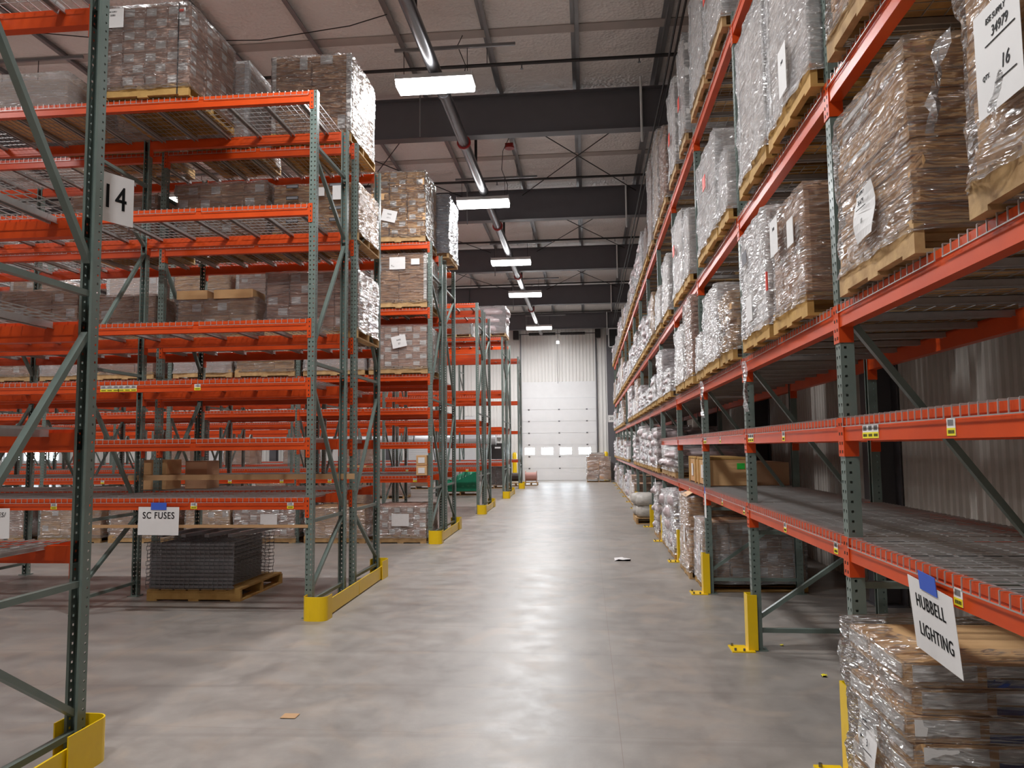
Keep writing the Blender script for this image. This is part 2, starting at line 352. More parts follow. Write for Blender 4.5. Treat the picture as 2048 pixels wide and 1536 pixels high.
# main pipe above the aisle
t=thing('main_pipe','shiny grey main pipe running along the aisle just above the lamps','pipe',(-2.25,0,7.56))
g=MB(); g.tube([(.0,-5.8,0),(0,39.5,0)],.10,20); g.obj('pipe',M_pipe,t)
for y in RY[:-1]:
    g=MB(); g.tube([(0,y-.35,0),(0,y-.31,0)],.135,20); g.obj('coupling',M_red,t)
    g=MB(); g.tube([(.0,y+1.3,.09),(0,y+1.3,1.08)],.03,8); g.obj('hanger',M_black,t)
for y in (12.2,17.2,23.2,29.0,35.0):
    g=MB(); g.tube([(0,y-.04,0),(0,y+.04,0)],.112,20); g.obj('joint_ring',M_pipe,t)
t=thing('conduit_pair','two thin black cables running along the ceiling above the right rack','cable',(1.38,0,7.765))
for dx,dz in ((0,0),(.09,.03)):
    g=MB(); g.tube([(dx,-5,dz)]+[(dx+.012*math.sin(j*1.7),-5+j*2.2,dz+.01*math.sin(j*2.3)) for j in range(1,20)]+[(dx,39.4,dz)],.018,6); g.obj('cable',M_black,t)
for i,y in enumerate(RY[1:]):
    t=tag(rod((1.12,y-.5,7.35),(1.12,y-.5,8.6),.026).obj('ceiling_tube',M_white),'vertical white tube hanging in front of the %s dark rafter, right side'%('nearest','second','third','fourth','fifth')[i],'tube','white tubes hanging at the rafters on the right')
    t=tag(rod((-2.95,y-1.05,7.42),(-2.95,y-1.05,8.6),.015).obj('ceiling_tube',M_purlin),'thin grey drop tube just left of the lamp at the %s rafter'%('nearest','second','third','fourth','fifth')[i],'tube','thin drop tubes beside the aisle lamps')
# hanging loops of wire
def wire(name,pts,label,r=.008): 
    b=MB(); b.tube(pts,r,6); return tag(b.obj(name,M_black),label,'wire')
wire('hanging_wire',[(-1.95,12.3,8.58),(-2.0,12.1,8.3),(-1.85,12.0,7.9),(-1.9,12.0,7.6)],'thin black wire dangling right of the nearest aisle lamp')
wire('hanging_wire',[(-1.6,16.6,8.55),(-1.75,16.7,8.3),(-1.8,16.9,7.95),(-1.7,17.2,7.7),(-1.72,17.25,7.5)],'thin curved wire dropping to the second aisle lamp')
wire('hanging_wire',[(-9,11,8.4),(-7,11.2,8.2),(-5,11.3,8.15),(-3.6,11.4,8.35),(-3.0,11.4,8.5)],'slack wire sagging below the ceiling above the upper left pallet loads')
b=MB(); b.box(-.09,.09,-.09,.09,-.03,.03); b.tube([(0,0,-.03),(0,0,-.07)],.11,14); tag(b.obj('red_valve',M_red,loc=(-1.62,16.9,8.5)),'small red alarm device on the ceiling beyond the first rafter','valve')
# ceiling fan blur at top: small dome fixture
# ------------------------------------------------------------------ lamps
def lamp_proto():
    h=MB(); L_,W_=1.2,.42
    h.prism([(-W_/2,-.0),(-W_/2+.02,.0),(-W_/2+.08,.07),(W_/2-.08,.07),(W_/2-.02,.0),(W_/2,0),(W_/2-.06,.095),(-W_/2+.06,.095)],0,-L_/2,L_/2)
    h.box(-L_/2,-L_/2+.01,-W_/2,W_/2,0,.095); h.box(L_/2-.01,L_/2,-W_/2,W_/2,0,.095)
    d=MB(); 
    d.prism([(-W_/2+.005,0),(-W_/2+.01,-.06),(-W_/2+.05,-.095),(W_/2-.05,-.095),(W_/2-.01,-.06),(W_/2-.005,0),(W_/2-.05,.01),(-W_/2+.05,.01)],0,-L_/2+.012,L_/2-.012)
    return h.mesh('lamp_housing',M_white),d.mesh('lamp_diffuser',M_lamp)
HOUS,DIFF=lamp_proto()
rod_me=rod((0,0,0),(0,0,1),.006).mesh('hanger_rod',M_black)
strut=MB(); strut.box(-.95,.95,-.02,.02,0,.045); strut_me=strut.mesh('strut',M_purlin)
LW=225
def lamp(x,y,z,label,group,w=LW,power=True):
    t=thing('ceiling_lamp',label,'lamp',(x,y,z),group)
    ob('housing',HOUS,t); ob('diffuser',DIFF,t)
    for sx in (-.5,.5): ob('hanger_rod',rod_me,t,(sx,0,.09),scl=(1,1,.45))
    ob('mounting_strut',strut_me,t,(.3,0,.54))
    ld=bpy.data.lights.new('lamp_light','AREA'); ld.shape='RECTANGLE'; ld.size=1.1; ld.size_y=.32; ld.energy=w; ld.color=(.98,.985,1); ld.spread=PI
    lo=bpy.data.objects.new('lamp_light',ld); C.objects.link(lo); lo.parent=t; lo.location=(0,0,-.10)
AIS=[(-2.24,11.45),(-2.28,17.35),(-2.2,23.1),(-2.17,28.15),(-2.15,36.2)]
for i,(x,y) in enumerate(AIS):
    lamp(x,y,7.36,'glowing white ceiling lamp over the aisle, %s in the row'%('nearest and largest','second nearest','third from the camera','fourth from the camera','farthest')[i],'glowing lamps over the aisle',w=LW if i<4 else 430)
lamp(-2.24,5.5,7.36,'ceiling lamp above the aisle overhead of the camera','glowing lamps over the aisle')
lamp(-2.24,0,7.36,'ceiling lamp above the aisle behind the camera','glowing lamps over the aisle')
for j,x in enumerate((-9.05,-16.0,-23.0)):
    for i,y in enumerate((0,5.5,11.06,16.3,23.1,28.1,35.5)):
        if j==0 and y<5: continue
        lamp(x,y,7.36,'ceiling lamp of the %s row left of the aisle, number %d going away'%(('first','second','third')[j],i+1),'lamps over the left racks',w=135)
# ------------------------------------------------------------------ rack parts
PH=5.56; PW=.076
def post_mesh():
    b=MB(); w=PW; n=int(PH/.0508); pitch=PH/n
    def cell(u0,u1,z0,z1,hole,F):
        cu,cz=(u0+u1)/2,(z0+z1)/2
        if hole=='tear':
            H=[(-.0065,.009),(.0065,.009),(.0065,.0),(0,-.012),(-.0065,.0)]
            O=[(u0,z1),(u1,z1),(u1,z0),(u0,z0)]
            vs=[F(*o) for o in O]+[F(cu+h[0],cz+h[1]) for h in H]
            b.add(vs,[(0,4,5,1),(1,5,6,2),(2,6,7),(2,7,3),(3,7,8),(3,8,4,0)])
        else:
            s=.0065; H=[(-s,s),(s,s),(s,-s),(-s,-s)]; O=[(u0,z1),(u1,z1),(u1,z0),(u0,z0)]
            vs=[F(*o) for o in O]+[F(cu+h[0],cz+h[1]) for h in H]
            b.add(vs,[(0,4,5,1),(1,5,6,2),(2,6,7,3),(3,7,4,0)])
    for i in range(n):
        z0,z1=i*pitch,(i+1)*pitch
        cell(-w/2,0,z0,z1,'tear',lambda u,z:(0,u,z)); cell(0,w/2,z0,z1,'tear',lambda u,z:(0,u,z))
        cell(0,.05,z0,z1,'sq',lambda u,z:(u,-w/2,z)); cell(0,.05,z0,z1,'sq',lambda u,z:(u,w/2,z))
    for s in (-1,1):
        b.add([(.05,s*w/2,0),(.072,s*w/2,0),(.072,s*w/2,PH),(.05,s*w/2,PH)],[(0,1,2,3)])
        b.add([(.072,s*w/2,0),(.072,s*(w/2-.016),0),(.072,s*(w/2-.016),PH),(.072,s*w/2,PH)],[(0,1,2,3)])
    b.box(-.03,.11,-.06,.06,0,.01)
    return b.mesh('post',M_green)
POST=post_mesh()
def frame_mesh(D):
    # bracing between posts; local x from 0 (S side web) to D (O side web)
    b=MB(); a,c=.06,D-.06
    def ch(p,q): b.bar((p[0],0,p[1]),(q[0],0,q[1]),.034,.04,up=(0,1,0))
    ch((a,.16),(c,.16)); ch((a,.27),(c,.93)); ch((a,.97),(c,.97)); ch((c,1.06),(a,2.38)); ch((a,2.615),(c,2.615)); ch((a,2.80),(c,4.12)); ch((c,4.22),(a,4.86)); ch((a,4.97),(c,4.97))
    return b.mesh('upright_frame',M_green)
FR_R=frame_mesh(1.083); FR_L=frame_mesh(1.131)
BL=2.515
def beam_mesh():
    b=MB()  # along +X length BL-PW from x=PW/2; front face y=0 facing -Y, top z=0
    P=[(0,-.118),(0,-.048),(.006,-.044),(.006,-.036),(0,-.032),(0,0),(.04,0),(.04,-.02),(.063,-.02),(.063,-.118)]
    b.prism(P,0,PW/2,BL-PW/2); return b.mesh('beam',M_orange)
BEAM=beam_mesh()
def conn_mesh(side):
    # angle connector at a beam end: face plate over the post web and plate on the flange
    b=MB(); s=side
    x0=PW/2
    b.box(*(sorted((-.0,x0+.004)) if s>0 else sorted((BL-x0-.004,BL))),-.006,-.001,-.2,.005)
    xa=x0+.001 if s>0 else BL-x0-.006
    b.box(xa,xa+.005,-.006,.07,-.2,.005)
    for z in (-.03,-.08,-.13,-.175):
        cx=.019 if s>0 else BL-.019
        b.box(cx-.005,cx+.005,-.008,-.006,z-.008,z+.008,1)
    cx=xa-.001 if s>0 else xa+.005
    return b.mesh('end_connector',[M_orange,M_black])
CON1,CON2=conn_mesh(1),conn_mesh(-1)
def deck_mesh(D,detail=1,m=None):
    b=MB(); W=1.165; n=18; w=.0045
    ys0,ys1=-.012,D+.012
    for i in range(n+1):
        x=-W/2+W*i/n
        b.bar((x,ys0,.006),(x,ys1,.006),w,w)
        b.bar((x,ys0,.006),(x,ys0-.001,-.045),w,w,up=(1,0,0)); b.bar((x,ys1,.006),(x,ys1+.001,-.045),w,w,up=(1,0,0))
    for z,y in ((-.043,ys0-.003),(-.043,ys1+.003)): b.bar((-W/2,y,z),(W/2,y,z),w,w)
    k=10
    for i in range(k+1):
        y=.03+(D-.06)*i/k; b.bar((-W/2,y,.001),(W/2,y,.001),w,w)
    for x in (-.42,0,.42):
        b.box(x-.02,x+.02,.063,D-.063,-.006,-.003); 
        b.box(x-.02,x-.017,.063,D-.063,-.04,-.003); b.box(x+.017,x+.02,.063,D-.063,-.04,-.003)
        b.box(x-.028,x-.017,.0635,D-.0635,-.042,-.04); b.box(x+.017,x+.028,.0635,D-.0635,-.042,-.04)
    return b.mesh('wire_deck',M_galv if m is None else m)
DECK_R=deck_mesh(1.083); DECK_L=deck_mesh(1.131)
def barcode_mesh(n=1):
    b=MB(); w=.07
    for i in range(n):
        x=i*w
        b.box(x,x+w-.001,-.0015,0,-.033,.033,0); b.box(x,x+w-.001,-.0020,-.0015,-.033,-.004,1)
        for j in range(9): b.box(x+.012+j*.005,x+.0145+j*.005,-.0024,-.0015,.004,.027,2)
        for j in range(6): b.box(x+.012+j*.0085,x+.017+j*.0085,-.0028,-.002,-.025,-.012,3)
    return b.mesh('barcode_label',[M_paper,M_labelyellow,M_barcode,M_ink])
BC1,BC3=barcode_mesh(1),barcode_mesh(3)
def rack(label,origin,direction,nbays,D,levels,frmesh,deckmesh,skip_decks=(),openside=1,bay0=0,conn=(),barcodes=(),depthside=1,beam_levels=None,rear_bays=99,frames=None):
    """origin: front web corner line start (frame 0 centre). Local frame: +X along bays, +Y into the rack depth, front face at y=0."""
    ang=direction
    t=thing('pallet_rack',label,'rack',origin,None,(0,0,ang))
    flip=openside   # 1: S side at front, -1: S side at rear
    for k in (frames if frames is not None else range(nbays+1)):
        x=k*BL
        f=ob('upright_frame',frmesh,t,(x,0,0) if flip>0 else (x,D,0),(0,0,PI/2 if flip>0 else -PI/2))
        ob('post',POST,f,(0,0,0)); ob('post',POST,f,(D,0,0),(0,0,PI))
    nd=0
    for k in range(nbays):
        for li,z in enumerate(levels):
            if beam_levels and not beam_levels(k,li): continue
            x=k*BL
            fb=ob('beam',BEAM,t,(x,0,z))
            if k in conn: ob('end_connector',CON1,fb); ob('end_connector',CON2,fb)
            if k<rear_bays:
                rb=ob('beam',BEAM,t,(x+BL,D,z),(0,0,PI))
                if k in conn: ob('end_connector',CON1,rb); ob('end_connector',CON2,rb)
            if (k,li) in skip_decks: continue
            for dx in (BL*.25+.012,BL*.75-.012): ob('wire_deck',deckmesh,t,(x+dx,0,z))
    for (k,li,dx,n) in barcodes:
        ob('barcode_label',BC3 if n==3 else BC1,t,(k*BL+dx,-.001,levels[li]-.075))
    return t
XR,Y1=1.3548,4.2538
# right rack: local +X = world +Y reversed?  rotate so local +X -> world -Y... use +X -> world -Y then bays count from far
LV_R=[1.213,1.84,2.445,3.69,5.46]
NB=14
# local frame rotated -90deg about Z: local X -> -Y world, local Y -> +X world
y_far=Y1+.038+BL*13
def right_levels(k,li):
    far=NB-1-k            # 0 = nearest bay
    if li==1: return far<=5
    return True
skip=set()
for k in range(NB):
    far=NB-1-k
    for li in range(5):
        if far>=8 and li in (3,4): skip.add((k,li))
bc=[(13,1,.32+0.0,3),(13,1,1.22,1),(12,1,.1,3),(12,1,1.25,1),(12,0,2.3,1),(13,0,1.2,1),(12,0,1.2,1),(11,1,.1,3),(11,1,1.2,1),(11,0,1.2,1),(11,0,2.3,1),(10,0,1.2,1)]
rack('long orange and green pallet rack lining the right side of the aisle',(XR,y_far,0),-PI/2,NB,1.083,LV_R,FR_R,DECK_R,skip,1,conn=(13,12,11,10),barcodes=[(k,l,d,n) for k,l,d,n in bc],beam_levels=right_levels,rear_bays=99)
XB,YB=-2.8145-.038,7.8019; DL=1.131; PITCH=6.186; Y2=YB+1.131+.336
LV_L=[1.211,1.827,2.452,3.075,4.31,5.553]; LV_E=[1.21,2.42,3.68,5.53]
def lrack(label,y,nb,levels,S,**k):
    # local +X along world +X, origin at the leftmost frame
    return rack(label,(XB-nb*BL,y,0),0,nb,DL,levels,FR_L,DECK_L,openside=S,**k)
lrack('nearest rack on the left with the 14 sign, its rear uprights and beams in view',Y2-PITCH,2,[1.202,1.835,2.458,3.075,4.354],-1,conn=(1,),frames=(1,2))
lrack('front rack of the second left row, facing the camera with mostly empty shelves',YB,3,LV_L,1,conn=(2,),barcodes=[(2,2,1.25,1),(2,0,1.24,1),(2,0,2.28,1),(2,2,.2,3),(2,2,.4,3),(1,0,2.2,1)])
lrack('rear rack of the second left row carrying wrapped cartons on its three top levels',Y2,3,LV_L,-1,conn=(2,))
lrack('front rack of the third left row with wrapped loads from floor to top',YB+PITCH,5,LV_L,1,conn=(4,),barcodes=[(4,0,2.2,1),(4,0,.6,1),(3,0,2.2,1),(3,0,1.2,1),(2,0,1.2,1)])
lrack('rear rack of the third left row behind the stacked orange beams',Y2+PITCH,5,LV_L,-1)
lrack('front rack of the fourth left row with empty orange beams',YB+2*PITCH,6,LV_L,1,barcodes=[(5,0,2.2,1),(5,0,.6,1)],skip_decks={(k,l) for k in range(6) for l in (4,)})
lrack('rear rack of the fourth left row',Y2+2*PITCH,6,LV_L,-1,skip_decks={(k,l) for k in range(6) for l in (1,2,4)})
lrack('front rack of the fifth left row with a white wrapped load on top',YB+3*PITCH,8,LV_E,1,skip_decks={(k,l) for k in range(8) for l in (1,)})
lrack('rear rack of the fifth left row',Y2+3*PITCH,8,LV_E,-1,skip_decks={(k,l) for k in range(8) for l in (1,2)})
lrack('last rack on the left, nearest the dock door',YB+4*PITCH,9,[1.21,2.41,3.67,5.48],1,skip_decks={(k,l) for k in range(9) for l in (1,2)})
# ------------------------------------------------------------------ yellow guards
def end_guard(y0,y1,label):
    t=thing('rack_end_guard',label,'guard',(0,0,0),'yellow guards around the rack ends')
    def path(P,h,r=.006,z0=.0):
        b=MB(); n=len(P); V=[Vector((p[0],p[1],0)) for p in P]; off=[]
        for i,p in enumerate(V):
            d=(V[min(i+1,n-1)]-V[max(i-1,0)]).normalized(); off.append(Vector((-d.y,d.x,0))*r)
        vs=[]
        for i in range(n): 
            for s,z in ((-.5,z0),(.5,z0),(.5,h),(-.5,h)): q=V[i]+off[i]*s; vs.append((q.x,q.y,z))
        fs=[]
        for i in range(n-1):
            a,c=i*4,(i+1)*4
            for j in range(4): fs.append((a+j,a+(j+1)%4,c+(j+1)%4,c+j))
        fs+=[(3,2,1,0),(n*4-4,n*4-3,n*4-2,n*4-1)]; b.add(vs,fs); return b
    def U(yc,s):
        xm=-2.622 if s>0 else -2.697; xl=-2.864 if s>0 else -2.91; P=[(xl,yc+s*.17)]; 
        for a in range(0,91,15): P.append((xl+.075*(1-math.cos(math.radians(a))),yc+s*(.075-.075*math.sin(math.radians(a)))))
        for a in range(0,91,15): P.append((xm-.075+.075*math.sin(math.radians(a)),yc+s*(.075-.075*math.cos(math.radians(a)))))
        P.append((xm,yc+s*(.2 if s>0 else .36))); return P
    path(U(y0,1),.237,.008).obj('end_wrap',M_yellow,t); path(U(y1,-1),.237,.008).obj('end_wrap',M_yellow,t)
    ym=(y0+y1)/2-.02
    for a,c in ((y0+.08,ym-.01),(ym+.01,y1-.08)):
        b=MB(); xa,xc=[-2.662-.062*(t-y0)/(y1-y0) for t in (a,c)]; b.bar((xa,a,.0935),(xc,c,.0935),.012,.157); b.bar((xa-.017,a,.019),(xc-.017,c,.019),.022,.008); b.obj('side_plate',M_yellow,t)
names=['nearest','second','third','fourth','fifth']
for i in range(5):
    yo=7.655+PITCH*(i-1)
    end_guard(yo,yo+2.79,'low yellow steel guard around the end of the %s left rack row'%names[i])
end_guard(7.655+4*PITCH,7.655+4*PITCH+1.35,'low yellow steel guard around the end of the last left rack by the dock door')
def post_guard(y,label):
    t=thing('post_guard',label,'guard',(XR,y,0),'yellow post guards of the right rack')
    b=MB(); 
    P=[(-.045,-.062),(-.045,.062)]
    b.box(-.050,-.042,-.066,.066,.008,.46); b.box(-.042,.03,-.066,-.058,.008,.46); b.box(-.042,.03,.058,.066,.008,.46)
    b.obj('guard_channel',M_yellow,t)
    b=MB(); b.box(-.19,-.0505,-.11,.11,0,.010); b.box(-.05,-.002,-.11,-.066,0,.01); b.obj('base_plate',M_yellow,t)
    for dx,dy in ((-.16,-.08),(-.16,.08),(-.09,-.09)):
        b=MB(); b.tube([(dx,dy,.010),(dx,dy,.03)],.010,8); b.obj('anchor_bolt',M_pipe,t)
for k in range(14):
    post_guard(Y1+.038+BL*k,'yellow post guard at the foot of the %s upright of the right rack'%['nearest','second','third','fourth','fifth','sixth','seventh','eighth','ninth','tenth','eleventh','twelfth','thirteenth','last'][k])
# ------------------------------------------------------------------ pallets & loads
def pallet_mesh(m,lx,ly,name='pallet'):
    b=MB(); n=max(5,int(lx/.15)); gap=lx/n
    for i in range(n): b.box(-lx/2+i*gap+.012,-lx/2+(i+1)*gap-.012,-ly/2,ly/2,.12,.14)
    for y in (-ly/2+.02,0,ly/2-.02): b.box(-lx/2,lx/2,y-.02,y+.02,.018,.12)
    for x in (-lx/2+.06,0,lx/2-.06): b.box(x-.06,x+.06,-ly/2,ly/2,0,.018)
    return b.mesh(name,m)
PAL={}
def pallet(parent,lx,ly,yellow=False,turn=True):
    key=(round(lx,1),round(ly,1),yellow,turn)
    if key not in PAL:
        mm=M_woody if yellow else M_wood
        PAL[key]=pallet_mesh(mm,key[1],key[0]) if turn else pallet_mesh(mm,key[0],key[1])
    o=ob('pallet',PAL[key],parent,(0,0,0),(0,0,PI/2 if turn else 0),( (ly/key[1],lx/key[0],1) if turn else (lx/key[0],ly/key[1],1)))
    return o
def unit_carton(m,name='carton'):
    import bmesh
    bm=bmesh.new(); bmesh.ops.create_cube(bm,size=1); bmesh.ops.bevel(bm,geom=bm.edges[:],offset=.018,segments=1,affect='EDGES')
    me=bpy.data.meshes.new(name); bm.to_mesh(me); bm.free(); me.materials.append(m); return me
CART={k:unit_carton(m) for k,m in (('b',M_carton),('t',M_carton_t),('p',M_carton_p),('w',M_carton_w))}
def film_unit(seed,m,amp=.03,skirt=True):
    b=MB(); n=26; nz=34; rings=[]
    def sq(t):
        t=t%4; s=int(t); f=t-s
        P=[(-.5,-.5),(.5,-.5),(.5,.5),(-.5,.5),(-.5,-.5)]
        return (P[s][0]+(P[s+1][0]-P[s][0])*f, P[s][1]+(P[s+1][1]-P[s][1])*f)
    N4=4*n; vs=[]
    for j in range(nz+1):
        z=j/nz
        for i in range(N4):
            x,y=sq(i*4/N4); k=noise.noise(Vector((x*5+seed,y*5+seed*2,z*4)))+.5*noise.noise(Vector((x*11+seed,y*11,z*13+x*8)))
            k=max(k,-.42); q=z*30+(x-y)*9+4*noise.noise(Vector((x*3,y*3+seed,z*3))); w_=noise.noise(Vector((q*.9,seed,x*2)))+.5*noise.noise(Vector((q*2.3,seed+3,y*4))); o=1+amp*2*(.55+k)+.011*(w_+.35)
            if z<.06: o+=amp*.9*(1-z/.08)*(1+k)
            # round the corners
            r=math.hypot(x,y); c=.985 if r>.68 else 1
            zz=z+(0.02*noise.noise(Vector((x*6,y*6+seed,3))) if j in (0,nz) else 0)
            vs.append((x*o*c,y*o*c,zz))
    fs=[]
    for j in range(nz):
        for i in range(N4): fs.append((j*N4+i,j*N4+(i+1)%N4,(j+1)*N4+(i+1)%N4,(j+1)*N4+i))
    # top flap drawn inwards
    top=nz*N4; base=len(vs)
    for i in range(N4):
        x,y=sq(i*4/N4); f=.80+.10*noise.noise(Vector((x*7+seed,y*7,9))); vs.append((x*f,y*f,1.012+.01*noise.noise(Vector((x*9,y*9,seed)))))
    for i in range(N4): fs.append((top+i,top+(i+1)%N4,base+(i+1)%N4,base+i))
    b.add(vs,fs,0,True); return b.mesh('stretch_film',m)
FILM={'c':[film_unit(i*3.7+1,M_film,.014) for i in range(4)],'w':[film_unit(i*5.1+2,M_film_w,.018) for i in range(4)],'d':[film_unit(i*2.1+5,M_film_d,.02) for i in range(2)],
      'x':[film_unit(i*4.3+3,M_film,.03) for i in range(2)]}
def label_box(m): 
    b=MB(); b.box(-.5,.5,-.5,.5,-.5,.5); return b.mesh('paper_label',m)
LB={'w':label_box(M_paper),'blue':label_box(M_stripe_blue),'red':label_box(M_sticker_red),'lb':label_box(M_sticker_lblue),'g':label_box(M_sticker_green),'gray':label_box(M_greyink),'ink':label_box(M_ink),'cream':label_box(M_cream)}
def lab(parent,name,kind,cx,cy,cz,sx,sy,sz): return ob(name,LB[kind],parent,(cx,cy,cz),scl=(sx,sy,sz))
ROLL=None
def blob_mesh(seed,m,name,elong=1):
    b=MB(); nu,nv=14,10; vs=[]
    for j in range(nv+1):
        th=PI*j/nv
        for i in range(nu):
            ph=2*PI*i/nu; d=Vector((math.sin(th)*math.cos(ph),math.sin(th)*math.sin(ph),math.cos(th)))
            # superellipsoid for a bulging sack
            q=Vector([math.copysign(abs(c)**.7,c) for c in d])*.5
            k=1+.16*noise.noise(d*2.3+Vector((seed,0,0)))+.08*noise.noise(d*6+Vector((0,seed,0)))
            vs.append(q*k)
    fs=[(j*nu+i,(j+1)*nu+i,(j+1)*nu+(i+1)%nu,j*nu+(i+1)%nu) for j in range(nv) for i in range(nu)]
    b.add(vs,fs,0,True); return b.mesh(name,m)
BLOB=[blob_mesh(i*2.3,M_pink,'wrapped_bundle') for i in range(4)]
CLOTH=[blob_mesh(i*4.1+9,M_cloth,'sack') for i in range(3)]
def load(x0,x1,y0,y1,z,top,style,label,group=None,film='c',col='b',n=(2,2,5),faces=('x-','y-'),pal=.14,yellow=False,labels=0,corner=False,turn=True,jit=.006,near=False,name='wrapped_pallet_load'):
    lx,ly=x1-x0,y1-y0
    t=thing(name,label,'pallet load',((x0+x1)/2,(y0+y1)/2,z),group)
    if pal: pallet(t,lx,ly,yellow,turn)
    H=top-z-pal; z0=pal
    ix,iy=lx*.97,ly*.97
    if style in('cartons','flats'):
        nx,ny,nz=n; dx,dy,dz=ix/nx,iy/ny,H/nz
        for k in range(nz):
            sw=(k%2==1 and style=='cartons')
            for i in range(nx):
                for j in range(ny):
                    if 0<i<nx-1 and 0<j<ny-1: continue
                    ox=random.uniform(-jit,jit); oy=random.uniform(-jit,jit)
                    c=ob('carton',CART[col],t,(-ix/2+(i+.5)*dx+ox,-iy/2+(j+.5)*dy+oy,z0+(k+.5)*dz),scl=(dx-.004,dy-.004,dz-.003))
                    if labels:
                        # label sits on the visible outer face, given in unit-carton coordinates
                        if 'y-' in faces and j==0 and random.random()<labels:
                            w=min(.12,dx*.45)/dx; h=min(.10,dz*.66)/dz; u=(.24 if (k%2) else -.22)
                            ob('label',LB['w'],c,(u,-.503,random.uniform(-.04,.04)),scl=(w,.006,h))
                        if 'x-' in faces and i==0 and random.random()<labels:
                            w=min(.12,dy*.45)/dy; h=min(.085,dz*.62)/dz
                            ob('label',LB['w'],c,(-.503,random.uniform(-.2,.2),0),scl=(.006,w,h))
                        if 'x+' in faces and i==nx-1 and random.random()<labels:
                            w=min(.12,dy*.45)/dy; h=min(.085,dz*.62)/dz
                            ob('label',LB['w'],c,(.503,-.2,0),scl=(.006,w,h))
    elif style=='box':
        nb=n[2]
        for k in range(nb): ob('carton',CART[col],t,(0,0,z0+(k+.5)*H/nb),scl=(ix,iy,H/nb-.004))
    elif style=='bags':
        nx,ny,nz=n; dx,dy,dz=ix/nx,iy/ny,H/nz
        for k in range(nz):
            for i in range(nx):
                for j in range(ny):
                    s=random.choice(BLOB if col!='s' else CLOTH)
                    f=random.uniform(1.0,1.25)
                    ob('bundle',s,t,(-ix/2+(i+.5)*dx+random.uniform(-.03,.03),-iy/2+(j+.5)*dy,z0+(k+.5)*dz),(0,0,random.choice((0,.1,-.15,PI))),(dx*f,dy*f,dz*1.25))
    if corner:
        for sx in (-1,1):
            for sy in (-1,1):
                b=MB(); w=.055
                b.box(0,-sx*w,-.002*sy,.002*sy,0,H) if False else None
                xx,yy=sx*(ix/2+.004),sy*(iy/2+.004)
                b.box(min(xx,xx-sx*w),max(xx,xx-sx*w),min(yy,yy+sy*.003),max(yy,yy+sy*.003),z0,z0+H+.01)
                b.box(min(xx,xx+sx*.003),max(xx,xx+sx*.003),min(yy,yy-sy*w),max(yy,yy-sy*w),z0,z0+H+.01)
                b.obj('corner_board',M_cream,t)
    if film:
        ob('stretch_film',random.choice(FILM[film]),t,(0,0,z0-.05 if pal else 0),scl=(lx*.992,ly*.992,H+.055+(.01 if style!='bags' else .05)))
    return t
def paper(name,label,cat,parent,origin,rot,w,h,lines=(),tape=False,curl=0,m=None,group=None,bold=False,cond=.86):
    """sheet in its own XZ plane facing -Y; lines: (text,size,x,z,shear)"""
    b=MB(); n=6; vs=[]
    for j in range(n+1):
        for i in range(n+1):
            u,v=i/n-.5,j/n-.5; vs.append((u*w,curl*math.sin(v*5+u*2),v*h))
    for p in list(vs): vs.append((p[0],p[1]+.0012,p[2]))
    K=(n+1)**2; fs=[(j*(n+1)+i,j*(n+1)+i+1,(j+1)*(n+1)+i+1,(j+1)*(n+1)+i) for j in range(n) for i in range(n)]
    fs+=[tuple(K+q for q in reversed(f)) for f in fs]
    edge=[i for i in range(n+1)]+[(j+1)*(n+1)-1 for j in range(1,n+1)]+[n*(n+1)+i for i in range(n-1,-1,-1)]+[j*(n+1) for j in range(n-1,0,-1)]
    E_=len(edge); fs+=[(edge[i],K+edge[i],K+edge[(i+1)%E_],edge[(i+1)%E_]) for i in range(E_)]
    b.add(vs,fs)
    o=b.obj(name,m or M_paper,parent,loc=origin,rot=rot)
    if label: tag(o,label,cat,group)
    for tx,size,x,z,sh in lines:
        if tx=='_':   # ruled line
            q=MB(); q.box(x-size/2,x+size/2,-.0025-abs(curl),-.001-abs(curl),z-.0015,z+.0015); q.obj('ruled_line',M_ink,o); continue
        cu=bpy.data.curves.new('text','FONT'); cu.body=tx; cu.size=size; cu.align_x='CENTER'; cu.align_y='CENTER'; cu.shear=sh; cu.extrude=.0006; cu.space_character=1.0+.12*bold
        to=bpy.data.objects.new('tmp',cu); C.objects.link(to); dg=bpy.context.evaluated_depsgraph_get(); dg.update()
        me=bpy.data.meshes.new_from_object(to.evaluated_get(dg)); C.objects.unlink(to); bpy.data.objects.remove(to)
        q=MB(); F=[tuple(p.vertices) for p in me.polygons]
        for k in ((-1,0,1) if bold else (0,)): q.add([(v.co.x*cond+k*size*.009,v.co.y,v.co.z) for v in me.vertices],F)
        me=q.mesh('printed_text',M_ink)
        ob('printed_text',me,o,(x,-.0015-abs(curl),z),(PI/2,0,0))
    if tape:
        q=MB(); q.box(-w*.19,w*.19,-.004,-.0015,h*.5-.03,h*.5+.045); q.obj('blue_tape',M_blue_tape,o)
    return o
FACE_X=(0,0,-PI/2)   # sheet facing -X (towards the aisle from the right rack)
# ---- right rack loads
lvl={'F':'floor','1':'lowest shelf','2':'third level','3':'fourth level','4':'top level'}
ordn=['nearest','second','third','fourth','fifth','sixth','seventh','eighth','ninth','tenth','eleventh','twelfth','thirteenth','fourteenth']
X0,X1=1.275,2.46
L2z=2.452; L3z=3.697; L4z=5.467; L1z=1.22
